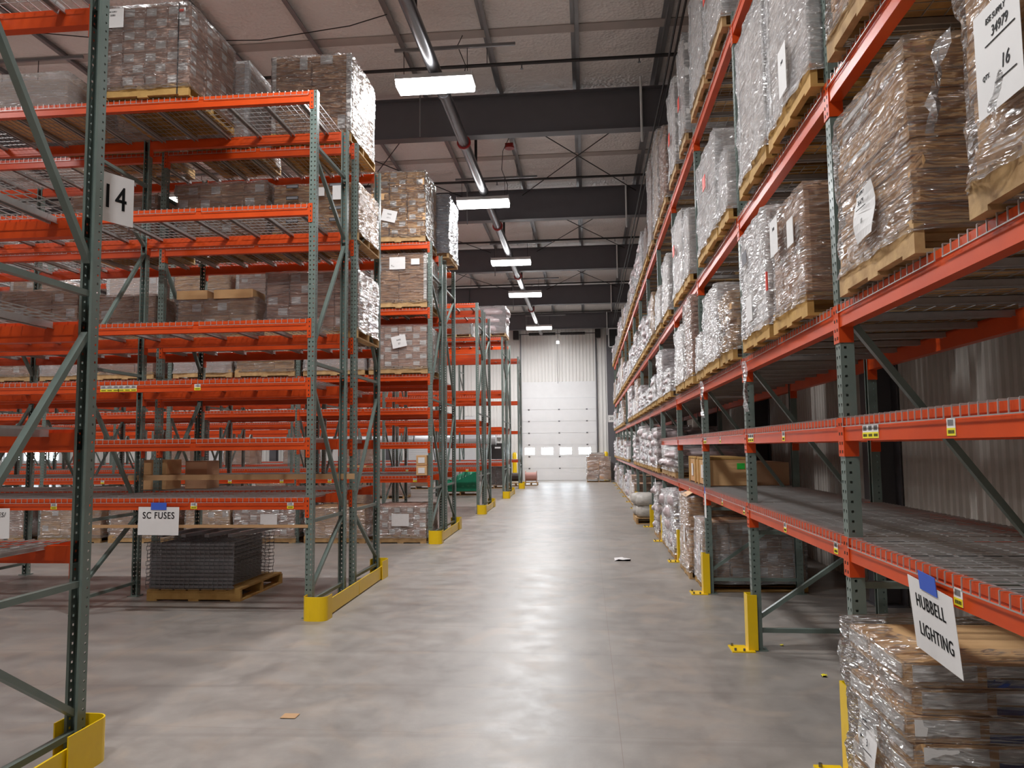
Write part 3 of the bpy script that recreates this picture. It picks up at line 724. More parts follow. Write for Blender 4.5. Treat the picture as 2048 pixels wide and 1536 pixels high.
# hero loads
o=load(1.30,2.5,1.9,2.70,L2z,3.50,'flats','nearest stack of flat brown cartons in film with a large handwritten sheet, right rack',None,'x','t',(1,1,10),jit=.012,yellow=False)
paper('handwritten_sheet',None,None,o,(-.635,.1,.44),(0,0,-PI/2),.26,.34,(('BSE SUPPLY',.026,0,.12,.2),('34979',.045,.02,.075,.2),('_',.17,.02,.045,0),('QTY.',.022,-.07,-.05,.2),('16',.06,.04,-.045,.2),('_',.12,.04,-.09,0)))
fv=[]
for j in range(9):
    for i in range(4): fv.append((-.64+.02*math.sin(j+i*2),.36+.20*(j/8)+.02*math.sin(j*1.7)+.045*i*(1-j/8),.72-.34*j/8-.03*i*(1-j/8)))
g=MB(); g.add(fv,[(j*4+i,j*4+i+1,j*4+i+5,j*4+i+4) for j in range(8) for i in range(3)],0,True); g.obj('loose_film',M_film_w,o)
o=load(1.30,2.5,3.14,4.05,L2z,3.335,'flats','stack of flat brown cartons in glossy film just beside the nearest right upright',None,'c','t',(1,1,11),jit=.016)
paper('handwritten_sheet',None,None,o,(-.632,-.02,.30),(0,0,-PI/2),.22,.24,(('BSE SUPPLY',.022,0,.085,.2),('36479',.035,0,.045,.2),('_',.12,0,.02,0),('11',.03,0,-.04,.2)),curl=.012)
for k in (4,5,7):
    lab(o,'printed_strip','w',.1,-.445,.14+.075*k+.02,.42,.004,.03); lab(o,'printed_strip','blue',.1,-.446,.14+.075*k-.004,.42,.004,.012)
for k in (8,6,9): lab(o,'printed_strip','w',-.593,.15,.14+.075*k+.03,.004,.35,.03)
o=load(1.29,2.45,4.60,5.42,L2z,3.24,'box','plain tan bulk box with a red tag past the nearest right upright',None,'c','b',(1,1,1),yellow=True)
paper('handwritten_sheet',None,None,o,(-.62,.15,.62),(0,0,-PI/2),.20,.24,(('3470',.03,0,.05,.2),))
lab(o,'label','w',-.60,-.18,.56,.004,.14,.17); lab(o,'red_tag','red',-.615,.41,.38,.01,.03,.13)
o=load(1.28,2.45,5.50,6.42,L2z,3.38,'box','tall pale box in milky film marked with pen strokes, right rack third beam level',None,'w','w',(1,1,1),yellow=True)
lab(o,'label','w',-.60,.1,.30,.004,.2,.2); lab(o,'label','gray',-.605,.2,.72,.004,.16,.1)
load(1.28,2.4,6.86,7.50,L2z,3.05,'flats','short bulging bundle of cartons in sparkling film behind the second right upright',None,'x','t',(1,1,6),jit=.03,yellow=True)
load(1.28,2.45,7.58,8.55,L2z,3.27,'box','white faced box on a yellowish pallet just beyond the second right upright, third beam level',None,'w','w',(1,1,1),yellow=True,corner=True)
load(1.29,2.4,8.65,9.2,L2z,2.95,'box','low white wrapped box before the third right upright',None,'w','w',(1,1,1),yellow=True)
load(1.28,2.45,9.42,10.20,L2z,3.52,'flats','tall flaring stack of thin brown sheets in film beyond the third right upright',None,'c','p',(1,1,14),yellow=True)
load(1.28,2.45,10.28,11.25,L2z,3.30,'cartons','white wrapped carton stack beyond the flaring stack, right rack third beam level',None,'w','w',(2,2,4),yellow=True)
# second level up
load(1.29,2.45,1.85,2.85,L3z,4.85,'flats','dark sided tall load high on the nearest right bay, closest to the camera',None,'c','t',(1,1,9),yellow=False)
load(1.29,2.45,3.05,4.05,L3z,4.80,'flats','tall load high on the nearest right bay, far half, seen from below',None,'c','t',(1,1,9))
o=load(1.28,2.45,4.32,5.32,L3z,4.98,'cartons','tall pale wrapped load on a yellowish pallet beside the nearest right upright, fourth beam level',None,'w','w',(2,2,3),yellow=True,corner=True)
paper('handwritten_sheet',None,None,o,(-.62,-.05,.32),(0,0,-PI/2),.18,.3,(('3449',.03,0,.05,.2),))
load(1.28,2.45,5.40,6.35,L3z,4.95,'cartons','tall pale wrapped load behind the first tall one, fourth beam level of right rack',None,'w','w',(2,2,3),yellow=True,corner=True)
load(1.28,2.4,6.84,7.38,L3z,4.35,'box','small white wrapped box behind the second right upright, fourth beam level',None,'w','w',(1,1,1),yellow=True)
o=load(1.28,2.45,7.45,8.72,L3z,4.76,'cartons','wide milky wrapped load with a red sticker between second and third right uprights',None,'w','w',(2,2,4),yellow=True,corner=True)
lab(o,'red_sticker','red',-.62,-.15,.70,.006,.16,.14)
o=load(1.28,2.4,9.42,10.02,L3z,4.60,'box','narrow milky wrapped box beyond the third right upright, fourth beam level',None,'w','w',(1,1,2),yellow=True)
o=load(1.28,2.45,10.1,11.2,L3z,4.80,'box','milky wrapped box with a red sticker beyond the third right upright, fourth beam level',None,'w','w',(1,1,2),yellow=True,corner=True); lab(o,'red_sticker','red',-.62,.1,.7,.006,.18,.14)
load(1.28,2.45,11.9,12.8,L3z,4.66,'box','grey white wrapped box beyond the fourth right upright, fourth beam level',None,'w','w',(1,1,2),yellow=True)
# top level
o=load(1.28,2.45,6.85,7.85,L4z,6.95,'cartons','very tall milky wrapped load with a red sticker, nearest visible on the top right level',None,'w','w',(2,2,4),yellow=False,corner=True); lab(o,'red_sticker','red',-.62,.2,.72,.006,.14,.16)
load(1.28,2.45,7.95,8.95,L4z,6.85,'cartons','very tall milky wrapped load, second visible on the top right level',None,'w','w',(2,2,4),corner=True)
o=load(1.28,2.45,9.45,10.10,L4z,6.84,'cartons','tall pale wrapped load with a red sticker, third visible on the top right level',None,'w','w',(2,1,4),corner=True); lab(o,'red_sticker','red',-.62,0,.6,.006,.14,.16)
o=load(1.28,2.45,10.5,11.35,L4z,6.80,'cartons','tall pale wrapped load with a red sticker, fourth visible on the top right level',None,'w','w',(2,1,4),corner=True); lab(o,'red_sticker','red',-.62,0,.6,.006,.14,.16)
load(1.28,2.45,11.9,12.9,L4z,6.70,'cartons','brown carton stack in crinkled film on the top right level beyond the pale ones',None,'x','p',(2,2,6))
load(1.28,2.45,13.0,14.05,L4z,7.1,'cartons','tallest brown carton stack in film on the top right level',None,'w','t',(2,2,7))
load(1.28,2.45,14.4,15.35,L4z,7.15,'cartons','tall brown carton stack with white film beside the tallest one, top right level',None,'w','p',(2,2,7))
# generic far loads
far=[]
styles=[('bags','c','b',(2,2,4)),('cartons','c','b',(2,2,4)),('box','w','w',(1,1,1)),('bags','w','b',(2,3,3)),('flats','c','p',(1,1,9)),('cartons','x','t',(2,2,5))]
desc={'bags':'lumpy pinkish wrapped bundles','cartons':'brown carton stack in clear film','box':'white wrapped box','flats':'stack of thin flat cartons in film'}
def generic(bay,half,lev,z,Hmin,Hmax,st=None):
    s=st or random.choice(styles); y0=Y1+.038+BL*(bay-1)+.08+half*(BL/2-.02); y1=y0+random.uniform(1.0,1.12)
    h=random.uniform(Hmin,Hmax)
    load(1.28,2.42,y0,y1,z,z+h,s[0],'%s, right rack %s, %s bay, %s half'%(desc[s[0]],lvl[lev],ordn[bay],('nearer','farther')[half]),'wrapped loads along the far part of the right rack',s[1],s[2],s[3],yellow=True,faces=('x-',),name='wrapped_pallet_load')
B_=styles
for bay in range(4,14):
    for half in (0,1):
        if not (bay==4): pass
        if bay>=5 or half==1: generic(bay,half,'3',L3z,.45,1.1,B_[2] if bay==4 else (B_[0] if bay in(6,7) and half==0 else None))
        if bay>=6 or (bay==5 and half==1): generic(bay,half,'4',L4z,.55,.95,B_[3] if bay in(6,7) else None)
        if bay not in (9,): generic(bay,half,'2',L2z,.35,1.0,B_[3] if bay in(4,5,6) else None)
        if bay>=5 and bay!=8: generic(bay,half,'1',L1z,.4,.95,B_[0] if bay<8 else None)
        if bay>=8: generic(bay,half,'F',0,.5,.95,B_[3] if bay%2 else B_[1])
# floor and first shelf, right side
o=load(1.30,2.62,3.47,4.20,0,.80,'flats','flat cartons with white and blue printed strips on a pallet under the paper sign',None,None,'t',(1,1,6),jit=.03,near=True)
for c in [c for c in o.children if c.name.startswith('carton')]:
    k=c.location.z
    for (u,w,kd,dz,hz) in ((-.38,.2,'w',.06,.62),(-.02,.46,'w',.16,.42),(-.02,.46,'blue',-.28,.3),(.36,.24,'w',.06,.62)):
        ob('printed_strip',LB[kd],c,(u,-.503,dz),scl=(w,.006,hz))
    for (u,w) in ((-.2,.5),(.3,.36)): ob('printed_strip',LB['w'],c,(-.503,u,.06),scl=(.004,w,.55))
ob('stretch_film',FILM['x'][0],o,(0,0,.05),scl=(1.33,.76,.78))
paper('handwritten_sheet',None,None,o,(-.69,.02,.36),(0,0,-PI/2),.20,.26,(('36405',.03,0,.07,.2),('_',.12,0,.045,0),('QTY',.018,-.05,-.02,.2),('3',.05,.02,-.03,.2),('_',.1,.02,-.07,0)),curl=.01)
o=load(1.34,2.52,9.42,10.20,0,.80,'cartons','low wrapped pallet of white labelled cartons behind the third right upright',None,'w','b',(4,2,4),yellow=True,labels=1.0,faces=('y-',)); lab(o,'label','w',-.60,-.1,.4,.004,.14,.26)
o=load(1.28,2.45,10.28,11.3,0,1.05,'box','tall two-piece tan box with an open flap beside the paper-hung beam',None,'c','t',(1,1,2),yellow=False); lab(o,'label','w',-.60,-.2,.55,.004,.14,.22)
g=MB(); g.add([(-.6,-.5,.0),(-.6,.1,.0),(-.30,-.45,.17),(-.32,0,.14)],[(0,1,3,2),(2,3,1,0)]); g.obj('open_flap',M_carton_t,o,loc=(0,0,1.05))
load(1.28,2.42,11.95,12.95,0,.98,'bags','tall lumpy pink bundle on a brown pallet beyond the fourth right upright',None,'w','b',(2,2,4))
load(1.30,2.42,13.05,14.1,0,.90,'bags','shorter lumpy pink bundle standing behind the tall pink bundle',None,'w','b',(2,2,4))
load(1.28,2.42,14.5,15.5,0,.95,'bags','knobbly wrapped roll bundle on the floor beyond the fifth right upright',None,'c','b',(2,2,5))
load(1.05,2.0,17.4,18.6,0,.62,'bags','low pallet of loose grey sacks sticking out into the aisle',None,None,'s',(2,2,2))
for i,(y0,y1,x1) in enumerate(((9.42,10.25,1.80),(10.35,11.1,1.85))):
    t=thing('wooden_crate',('tan crate with a green sticker on the first shelf of the right rack','tan crate without sticker behind the green stickered one')[i],'crate',((1.42+x1)/2+.05,(y0+y1)/2,L1z))
    lx,ly=x1-1.42+.1,y1-y0
    c=ob('crate_body',CART['t'],t,(0,0,.165),scl=(lx,ly,.31))
    g=MB()
    for sy in (-1,1): g.box(-lx/2-.012,-lx/2,sy*ly*.38-.04,sy*ly*.38+.04,.0,.34)
    g.box(-lx/2-.006,lx/2,-ly/2-.006,ly/2+.006,.32,.345); g.obj('batten',M_woody,t)
    lab(t,'label','w',-lx/2-.008,0,.17,.004,.13,.16)
    if i==0: lab(t,'green_sticker','g',lx*.3,-ly/2-.004,.24,.09,.004,.07)
t=load(1.9,2.42,9.6,10.9,L1z,1.5,'box','dark brown box at the back of the first shelf behind the crates',None,None,'b',(1,1,1),pal=0)
for i,(y0,y1,h) in enumerate(((11.95,12.9,.42),(13.0,14.05,.45))):
    load(1.32,2.4,y0,y1,L1z,L1z+h,'bags',('long brownish wrapped rolls on the first shelf beyond the crates','rounded wrapped rolls on the first shelf before the fifth right upright')[i],None,'c','b',(1,2,2),yellow=False)
# hanging film tails on the beam
for i,(y,zt) in enumerate(((8.95,2.44),(6.55,2.40))):
    b=MB(); vs=[];n=8
    for j in range(n+1):
        for s in range(4): vs.append((-.0+.02*math.sin(s*2+j),-.05+.033*s*(1-.5*j/n)+.02*math.sin(j*1.1),-.42*j/n))
    fs=[(j*4+s,j*4+s+1,(j+1)*4+s+1,(j+1)*4+s) for j in range(n) for s in range(3)]; b.add(vs,fs,0,True)
    tag(b.obj('film_tail',M_film_w,loc=(1.31,y,zt)),('twisted tail of white film hanging over the right rack beam by the third upright','twisted tail of film hanging below the pale box at the second right upright')[i],'plastic film')
# ---- left rack loads
B1y0=7.74
o=load(-5.30,-4.24,7.76,8.86,5.562,6.61,'cartons','high pallet of brown cartons dotted with white labels on the top left level, nearest',None,'c','p',(4,3,7),yellow=True,labels=.9,faces=('y-','x+'),turn=False)
paper('handwritten_sheet',None,None,o,(-.36,-.565,.92),(0,0,0),.25,.22,(('BSE SUPPLY',.022,0,.07,0),('35081',.03,0,.03,0)))
lab(o,'arrow_label','w',.43,-.555,.93,.09,.004,.13); lab(o,'arrow_label','red',.43,-.558,.96,.05,.004,.03)
for x in (-.42,.40):
    g=MB(); g.box(x-.006,x+.006,-.558,-.553,.02,1.05); g.obj('strap',M_black,o)
load(-6.9,-5.72,7.86,8.8,5.562,5.90,'box','low tan carton in milky film at the far left of the top shelf',None,'w','t',(1,1,1),pal=0,faces=('y-',))
load(-6.7,-5.5,9.2,10.3,5.562,6.2,'cartons','wrapped cartons on the rear top shelf left of the labelled pallet',None,'c','b',(3,2,4),faces=('y-',))
o=load(-5.05,-4.23,9.22,10.3,5.562,6.68,'flats','narrow dark brown carton stack with bright film side, rear top shelf',None,'w','b',(1,1,8),corner=True,turn=False)
o=load(-3.93,-2.88,9.20,10.32,5.562,6.70,'flats','big brown sheet carton stack with white corner boards at the rack end, top shelf',None,'c','b',(2,1,13),corner=True,turn=False,yellow=True)
for x,z,w,h in ((-.10,1.05,.10,.17),(.20,1.08,.16,.11),(.40,.26,.10,.18)): lab(o,'label','w',x,-.55,z,w,.004,h)
def Lf(x0,x1,lev,top,st,label,film='c',col='b',n=(3,2,4),row=0,labels=.5,**k):
    y=Y2+row*PITCH-.04; return load(x0,min(x1,-2.80),y+.06,y+1.04,lev,top,st,label,None,film,col,n,faces=('y-','x+'),labels=labels,turn=False,**k)
L5,L4=4.318,3.083
Lf(-6.65,-5.45,L5,5.02,'cartons','wrapped brown cartons behind the 14 sign on the rear rack',n=(3,2,4))
Lf(-5.22,-4.0,L5,5.12,'cartons','brown cartons under loose cloudy film mid rear rack, second level from top','x','b',(4,2,4),labels=.8)
o=Lf(-3.93,-2.76,L5,5.05,'cartons','tan cartons with dark oval marks bulging past the rack end, second level from top','c','t',(2,2,4),labels=0)
for i in (0,1):
    for k in range(4): lab(o,'printed_mark','ink',-.28+i*.56,-.538,.14+.12+.148*k,.16,.003,.045); lab(o,'printed_mark','gray',-.28+i*.56,-.540,.14+.12+.148*k,.145,.003,.03)
lab(o,'label','w',.30,-.545,.60,.11,.004,.18); lab(o,'label','w',.08,-.545,.62,.12,.004,.11)
Lf(-7.6,-6.5,L4,3.80,'cartons','brown cartons in film seen left of the near green upright',n=(3,2,3))
Lf(-6.35,-5.45,L4,3.70,'cartons','low wrapped brown cartons just right of the near green upright',n=(3,2,3))
o=Lf(-5.17,-4.12,L4,3.62,'cartons','low pallet of tan cartons topped by loose boxes on the rear rack','x','b',(3,2,2),labels=.6)
load(-5.17,-4.75,Y2,Y2+.4,3.62,3.74,'box','loose brown box lying on top of the low carton pallet, left one',None,None,'t',(1,1,1),pal=0,name='cardboard_box'); load(-4.68,-4.15,Y2,Y2+.4,3.62,3.74,'box','loose brown box with a dark oval mark on the low carton pallet, right one',None,None,'t',(1,1,1),pal=0,name='cardboard_box')
Lf(-4.0,-2.72,L4,3.93,'cartons','brown carton stack slumping in film at the rack end, third level from top','c','p',(4,2,5),labels=.7)
load(-5.62,-5.28,9.36,9.75,1.222,1.60,'cartons','two small tan cartons with black print stacked behind the rear upright',None,None,'t',(1,1,2),pal=0,name='cardboard_boxes')
load(-5.12,-4.82,9.5,9.85,1.222,1.58,'box','dark brown box behind the diagonal brace, second left row lowest shelf',None,None,'b',(1,1,1),pal=0,name='cardboard_box')
# third row (C)
yC=YB+PITCH-.03
def Cf(x0,x1,z,top,st,label,film='c',col='b',n=(3,2,4),labels=.5,**k):
    return load(x0,x1,yC,yC+1.1,z,top,st,label,None,film,col,n,faces=('y-','x+'),labels=labels,turn=False,**k)
o=Cf(-3.98,-2.93,5.562,6.91,'cartons','leaning tall tan carton stack with taped sheet at the end of the third left row','c','t',(3,2,9),labels=.75,jit=.02)
paper('handwritten_sheet',None,None,o,(-.16,-.58,.50),(0,.25,0),.28,.22,(('36405',.04,0,.03,0),('QTY 4',.03,0,-.04,0)))
load(-3.95,-2.72,15.25,16.35,5.562,6.86,'cartons','carton stack in dark bluish film behind the leaning stack',None,'d','b',(2,2,5))
o=Cf(-3.98,-2.90,L5,5.33,'flats','flat brown carton stack with white corner boards and two papers, third row end','c','b',(2,1,9),labels=0,corner=True)
for x,z,w,h,kd in ((-.02,.84,.30,.23,'w'),(.32,.86,.16,.11,'w'),(-.40,.74,.14,.16,'lb')): lab(o,'label',kd,x,-.56,z,w,.004,h)
o=Cf(-4.0,-2.89,L4,3.98,'cartons','carton stack with columns of white labels and a handwritten sheet, third row end','c','p',(4,2,6),labels=.75)
paper('handwritten_sheet',None,None,o,(.02,-.57,.60),(0,-.2,0),.27,.22,(('36405',.04,0,.03,0),('57',.05,0,-.04,0)))
Cf(-5.3,-4.1,L5,5.05,'cartons','pinkish cartons with white labels in film, second from the third row end','c','p',(3,2,4))
Cf(-6.6,-5.43,L5,5.08,'flats','wrapped stack of flat cartons with white labels in the middle of the third row','c','p',(2,1,6),corner=True,labels=.8)
Cf(-7.85,-6.72,L5,5.10,'box','light wooden crate-like tan box in the third row above the low cartons','c','t',(1,1,2))
Cf(-9.2,-8.1,L5,5.06,'cartons','white-edged brown stack in the third row behind the near upright','w','b',(2,2,4),corner=True)
Cf(-11.2,-10.1,L5,5.05,'cartons','white-edged brown stack at far left of the third row','c','b',(2,2,4),corner=True)
for i,(a,c) in enumerate(((-5.25,-4.08),(-6.58,-5.42),(-7.8,-6.64),(-9.33,-8.2),(-10.5,-9.4),(-11.9,-10.7))):
    o=Cf(a,c,L4,3.85,'cartons','pallet load on the third row seen beneath the orange beams, %s from the rack end'%['second','third','fourth','fifth','sixth','seventh'][i],'c' if i%2 else 'w','p' if i!=1 else 't',(3,2,4),labels=.2)
    if i==1:
        for z in (.3,.42): 
            g=MB(); g.box(-.6,.6,-.582,-.575,z,z+.012); g.obj('green_strap',M_rope,o)
fl=[(-3.87,-2.92,.66,'p','dark wrapped pallet with a white sheet at the end of the third row floor',1),(-5.2,-4.05,.64,'t','rolled brown load with white papers on the floor of the third row',.3),(-6.57,-5.36,.66,'p','pallet of cartons covered with white papers, third row floor',1),(-7.5,-6.62,.66,'t','pallet of a tan box and film, third row floor behind the mesh stack',.3),(-9.0,-7.7,.66,'b','low wrapped brown pallet behind the printed paper sign',.3),(-10.4,-9.15,.70,'t','light wooden crate load on the floor behind the near upright',.2),(-11.8,-10.7,.7,'p','wrapped pallet at the far left floor of the third row',.3)]
for a,c,h,col,lb,la in fl:
    o=Cf(a,c,0,h,'cartons',lb,'c',col,(3 if la<1 else 4,2,2 if la<1 else 4),labels=la)
    if la==1: lab(o,'label','w',0 if a>-4 else .1,-.57,.42,.32,.004,.22)
for i,z in enumerate((1.222,1.408)):
    t=load(-3.10,-2.90,13.92,14.2,z,z+.18,'box',('small labelled carton on the lowest shelf end of the third row, lower of two','small labelled carton on the third row lowest shelf, upper of two')[i],None,None,'t',(1,1,1),pal=0,name='cardboard_box'); lab(t,'label','w',0,-.14,.09,.12,.004,.1)
# farther left rows
load(-3.75,-2.72,26.3,27.4,5.545,6.55,'bags','bulging bright white wrapped load on top of the fifth left row end',None,'w','b',(1,1,3))
load(-4.95,-3.95,26.3,27.4,5.545,6.35,'box','tan box with glossy film on top of the fifth left row',None,'w','t',(1,1,2))
load(-6.3,-5.2,26.3,27.4,5.545,6.3,'cartons','brown cartons on top of the fifth left row, third load from the aisle',None,'c','b',(2,2,4))
for i,(x,y) in enumerate(((-7.0,20.15),(-9.3,20.15),(-12.0,20.15))):
    load(x,x+1.1,y,y+1.1,5.562,6.5,'cartons','brown wrapped load on top of the fourth left row, %s from the aisle'%['first','second','third'][i],None,'c','b',(2,2,4))
rr=random.Random(3)
for row,y,nx in ((2,YB+2*PITCH,4),(3,YB+3*PITCH,5),(4,YB+4*PITCH,7)):
    for i in range(nx):
        x=-6.2-i*2.1-row*.4; 
        load(x,x+1.1,y,y+1.1,0,rr.uniform(.6,.95),'cartons','low wrapped load on the floor of the %s left row, %s from the aisle'%(['','','fourth','fifth','last'][row],ordn[i+1]),'low floor loads of the far left rows','c',rr.choice('bpt'),(2,2,3))
for i in range(4):
    load(-8.4-i*2.2,-7.4-i*2.2,YB+3*PITCH,YB+3*PITCH+1.0,1.22,1.75,'cartons','small brown load on the lowest shelf of the fifth left row, %s'%ordn[i+1],'small loads on fifth row shelf','c','b',(2,2,2),pal=0)
# green net bundle: bent tubes under a net
t=thing('netted_bundle','sloping green netted bundle on a brown pallet under the fourth and fifth left rows','bundle',(-4.62,28.55,0))
pallet(t,1.3,1.0)
for i in range(6):
    g=MB(); x=-.5+.2*i; h=.25+.10*i
    g.tube([(x,-.45,.16+h*.2),(x+.05,-.2,.2+h),(x+.02,.3,.2+h),(x,.45,.2+h*.5)],[.10,.13,.13,.1],10); g.obj('tube_roll',M_net,t)
g=MB(); vs=[]
for j in range(9):
    for i in range(13):
        u,v=i/12,j/8; vs.append((-.66+1.32*u,-.52+1.04*v,.28+.62*u*(1-.25*abs(v-.5))+.04*math.sin(u*17+v*5)))
g.add(vs,[(j*13+i,j*13+i+1,(j+1)*13+i+1,(j+1)*13+i) for j in range(8) for i in range(12)],0,True)
g.add([(-.66,-.52,.15),(.66,-.52,.15),(.66,-.53,.88),(-.66,-.53,.28)],[(0,1,2,3)]); g.obj('net_cover',M_net,t)
# drums and spools
t=thing('drum_pallet','dark shrink-wrapped drums on a pallet beneath the last left rack','drums',(-3.95,33.3,0)); pallet(t,1.0,1.0)
for dx in (-.25,.25):
    for dy in (-.25,.25):
        g=MB(); g.tube([(dx,dy,.14),(dx,dy,.16),(dx,dy,.5),(dx,dy,.52),(dx,dy,.9),(dx,dy,.92)],[.22,.235,.235,.245,.235,.2],18); g.obj('drum',M_brownmetal,t)
ob('stretch_film',FILM['c'][1],t,(0,0,.1),scl=(1.0,1.0,.85))
for i,(x,y,m,lb) in enumerate(((-3.2,34.8,M_brownmetal,'dark cable spool on a pallet left of the last yellow guard'),(-2.55,35.3,M_spool,'pinkish cable spool on a pallet right of the last rack upright'))):
    t=thing('cable_spool',lb,'spool',(x,y,0)); pallet(t,.62,.62)
    g=MB(); g.tube([(-.26,0,.40),(-.24,0,.40)],.26,20); g.obj('flange',M_spool,t); g=MB(); g.tube([(.24,0,.40),(.26,0,.40)],.26,20); g.obj('flange',M_spool,t)
    g=MB(); g.tube([(-.24,0,.40),(.24,0,.40)],.19,18); g.obj('wound_cable',m,t)
# stack of spare wire decks
t=thing('wire_deck_stack','stack of dark wire mesh decks on a wooden pallet under the second left row','deck stack',(-4.50,9.22,0))
pallet(t,1.12,1.22,True,turn=False)
DST=deck_mesh(1.12,m=M_darkwire); 
chm=MB(); W=1.12
for i in range(12):
    ob('spare_deck',DST,t,(random.uniform(-.008,.008)-.02,-.66+random.uniform(-.008,.008),.19+i*.043),scl=(.88,1,1))
g=MB()
for k in range(4): g.bar((-.42+.28*k,-.60,.735),(-.22+.28*k,.45,.745),.06,.035)
g.obj('loose_channel',M_darkwire,t)
for i in range(12):
    g=MB(); z=.165+i*.043; g.box(-.50,.50,-.665,-.655,z-.012,z+.018); g.box(-.50,.50,-.665,-.63,z-.012,z-.009); g.obj('edge_channel',M_darkwire,t)
# brown strips
g=MB(); g.box(-5.52,-2.72,-.002,.002,-.032,.032); tag(g.obj('kraft_strip',M_kraft,loc=(0,8.925,1.39)),'long tan packing strip stretched level across the second left row above the lowest shelf','strip')
g=MB(); g.box(-5.30,-2.86,-.002,.002,-.016,.016); tag(g.obj('kraft_strip',M_kraft,loc=(0,7.79,.925)),'long tan packing strip stretched below the lowest beam right of the printed sign','strip')
# flattened cardboard on C/D shelf
g=MB(); g.box(-.55,.55,-.3,.3,0,.012); g.box(-.5,.3,-.25,.28,.012,.05); tag(g.obj('flattened_carton',M_carton_t,loc=(-6.2,20.6,1.222)),'flattened tan cardboard lying on the lowest shelf of the fourth left row','cardboard')
# ------------------------------------------------------------------ signs
paper('paper_sign','white paper sign reading SC FUSES taped with blue tape below the lowest beam','sign',None,(-4.457,7.765,.982),(0,.01,0),.445,.29,(('SC FUSES',.098,0,.055,0),),tape=True,bold=True,cond=.8)
paper('paper_sign','white paper sign cut by the left picture edge, hung below the same beam','sign',None,(-6.34,7.765,.955),(0,-.02,0),.445,.32,(('FUSES/',.07,.08,.09,.15),),tape=True,bold=True)
paper('paper_sign','white paper sign with two printed words taped under the lowest right beam','sign',None,(1.338,3.245,1.0),(.10,.05,-PI/2-.02),.42,.30,(('HUBBELL',.078,-.01,.06,0),('LIGHTING',.078,.01,-.055,0)),tape=True,bold=True,cond=.8)
b=paper('row_sign','white sign numbered 14 jutting from the nearest left upright','sign',None,(-2.825,4.345,3.235),(0,0,1.12),.24,.30,(('14',.21,-.005,0,0),),bold=True,cond=.72)
b=paper('row_sign','small white sign numbered 20 at the far end of the right rack','sign',None,(1.20,38.0,3.07),(0,0,0),.30,.34,(('20',.19,0,0,0),),bold=True)
g=MB(); g.box(-.16,.17,.002,.02,-.01,.01); g.obj('sign_bracket',M_pipe,b)
for i,(y,z) in enumerate(((8.95,1.10),(15.4,.98))):
    paper('hanging_sheet',('narrow white paper hanging edge-on from the first right beam near the open flap box','thin white paper strip hanging from the far right first beam')[i],'paper',None,(1.31,y,z-.05),(0,0,-PI/2),.12,.30,(),tape=(i==0))
# ------------------------------------------------------------------ far end things
for i,(x,lb) in enumerate(((-3.72,'tall yellow bollard left of the tall dock door'),(.95,'yellow bollard behind the wrapped pallet at the door'))):
    g=MB(); g.tube([(0,0,0),(0,0,1.38),(0,0,1.44),(0,0,1.47)],[.115,.115,.09,.03],18); tag(g.obj('bollard',M_yellow,loc=(x,39.9,0)),lb,'bollard')
load(-.03,1.12,38.1,39.2,0,1.22,'cartons','film-wrapped brown pallet load standing by the dock door','wrapped load at the door','x','b',(2,2,5),jit=.03)
load(.1,.85,38.2,39.0,1.23,1.36,'box','flat wrapped carton lying on top of the pallet load by the dock door',None,'c','b',(1,1,1),pal=0,name='cardboard_box')
t=thing('wall_heater','dark louvred box with white frame high beside the far end of the right rack','heater',(1.40,39.0,7.15))
g=MB(); g.box(-.22,.22,-.2,.2,-.46,.46); g.obj('housing',M_socket,t)
g=MB(); 
for a in ((-.24,-.20),(.20,.24)): g.box(a[0],a[1],-.23,-.2,-.48,.48)
for a in ((-.48,-.44),(.44,.48)): g.box(-.24,.24,-.23,-.2,a[0],a[1])
g.obj('frame',M_white,t)
t=thing('security_light','small glowing lamp hanging in front of the dock door springs','lamp',(-1.42,40.0,7.2))
g=MB(); g.box(-.07,.07,-.07,.07,0,.12); g.obj('housing',M_white,t); g=MB(); g.tube([(0,0,-.12),(0,0,0)],.07,12); g.obj('bulb',M_lamp,t); g=MB(); g.tube([(0,0,.12),(0,0,1.3)],.012,6); g.obj('stem',M_pipe,t); g=MB(); g.tube([(-.03,0,-.12),(-.05,0,-1.3),(-.02,0,-2.2)],.01,6); g.obj('pull_cord',M_black,t)
t=thing('round_duct','long pale metal duct lying along the far wall behind the left racks','duct',(0,39.2,2.17))
for i in range(6):
    g=MB(); x=-4.6-i*2.1; g.tube([(x,0,0),(x-.05,0,0),(x-2.0,0,0),(x-2.05,0,0)],[.33,.31,.31,.33],24); g.obj('duct_section',M_duct,t)
for x in (-5.5,-9.7,-13.9):
    g=MB(); g.box(x-.04,x+.04,-.35,.35,-2.17,-.36); g.box(x-.04,x+.04,-.35,.35,-.36,-.31); g.obj('stand',M_pipe,t)
t=thing('wall_cabinet','black cabinet with a small white plate standing at the far wall','cabinet',(-4.75,40.2,0))
g=MB(); g.box(-.5,.5,-.25,.25,0,1.95); g.obj('body',M_black,t); g=MB(); g.box(.0,.3,-.262,-.25,1.68,1.76); g.obj('plate',M_white,t)
t=thing('exit_sign','white lit exit sign with red letters on the far wall above the black cabinet','sign',(-4.72,40.55,2.42))
g=MB(); g.box(-.28,.28,-.03,.03,-.17,.17); g.obj('box',M_white,t)
cu=bpy.data.curves.new('t','FONT'); cu.body='EXIT'; cu.size=.22; cu.align_x='CENTER'; cu.align_y='CENTER'; cu.extrude=.001
to=bpy.data.objects.new('tmp',cu); C.objects.link(to); dg=bpy.context.evaluated_depsgraph_get(); dg.update(); me=bpy.data.meshes.new_from_object(to.evaluated_get(dg)); bpy.data.objects.remove(to)
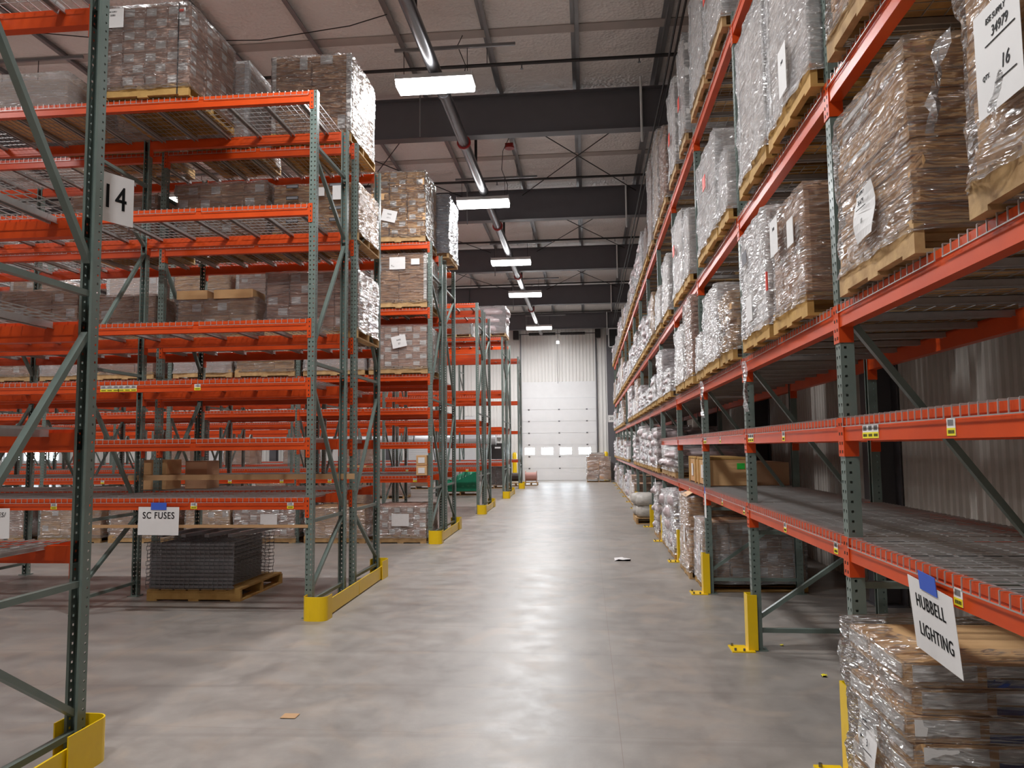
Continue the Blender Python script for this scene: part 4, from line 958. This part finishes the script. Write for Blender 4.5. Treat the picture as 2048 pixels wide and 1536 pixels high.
me.materials.clear(); me.materials.append(M_sticker_red); ob('letters',me,t,(0,-.034,0),(PI/2,0,0))
# litter on the floor
def litter(name,x,y,m,label,s,seed):
    b=MB(); n=5; vs=[]
    for j in range(n):
        for i in range(n): vs.append(((i/(n-1)-.5)*s[0]*(1+.3*noise.noise(Vector((i,j,seed)))),(j/(n-1)-.5)*s[1],.004+s[2]*abs(noise.noise(Vector((i*.9,j*.9,seed*1.7))))))
    for p in list(vs): vs.append((p[0],p[1],0.0))
    K=n*n; fs=[(j*n+i,j*n+i+1,(j+1)*n+i+1,(j+1)*n+i) for j in range(n-1) for i in range(n-1)]
    fs+=[tuple(K+q for q in reversed(f)) for f in fs]
    b.add(vs,fs,0,True); return tag(b.obj(name,m,loc=(x,y,0)),label,'litter')
litter('film_scrap',.50,11.97,M_paper,'crumpled white scrap lying in the aisle beyond the second right guard',(.24,.22,.05),1)
litter('yellow_scrap',1.708,6.06,M_labelyellow,'tiny yellow scrap on the floor between the nearest right uprights',(.035,.04,.03),2)
litter('yellow_scrap',1.62,6.95,M_labelyellow,'tiny yellow scrap on the floor behind the second right upright',(.025,.03,.02),3)
litter('dried_spot',-1.93,4.97,M_kraft,'small pale tan patch of dried spill on the floor left of the centre',(.10,.09,.0015),4)
litter('brown_scrap',-.36,4.0,M_carton,'small brown scrap on the concrete near the bottom picture edge',(.03,.03,.01),5)
# ------------------------------------------------------------------ world, camera, view
w=bpy.data.worlds.new('world'); bpy.context.scene.world=w; w.use_nodes=True
w.node_tree.nodes['Background'].inputs[0].default_value=(.6,.7,.8,1); w.node_tree.nodes['Background'].inputs[1].default_value=.5
f,yaw,pitch,roll,h=1549.493,.0954,.0822,-.0104,1.7038
cy,sy,cp,sp=math.cos(yaw),math.sin(yaw),math.cos(pitch),math.sin(pitch)
fwd=Vector((-sy*cp,cy*cp,sp)); r0=Vector((cy,sy,0)); u0=r0.cross(fwd); c,s=math.cos(roll),math.sin(roll)
r=c*r0+s*u0; u=-s*r0+c*u0
cam=bpy.data.cameras.new('camera'); cam.sensor_width=36; cam.lens=f/2048*36; cam.clip_start=.05; cam.clip_end=200
co=bpy.data.objects.new('camera',cam); C.objects.link(co)
Mx=Matrix(((r.x,u.x,-fwd.x,0),(r.y,u.y,-fwd.y,0),(r.z,u.z,-fwd.z,h),(0,0,0,1))); co.matrix_world=Mx
bpy.context.scene.camera=co
vs_=bpy.context.scene.view_settings; vs_.view_transform='Standard'; vs_.look='None'; vs_.gamma=1; vs_.exposure=0.02; vs_.use_curve_mapping=False
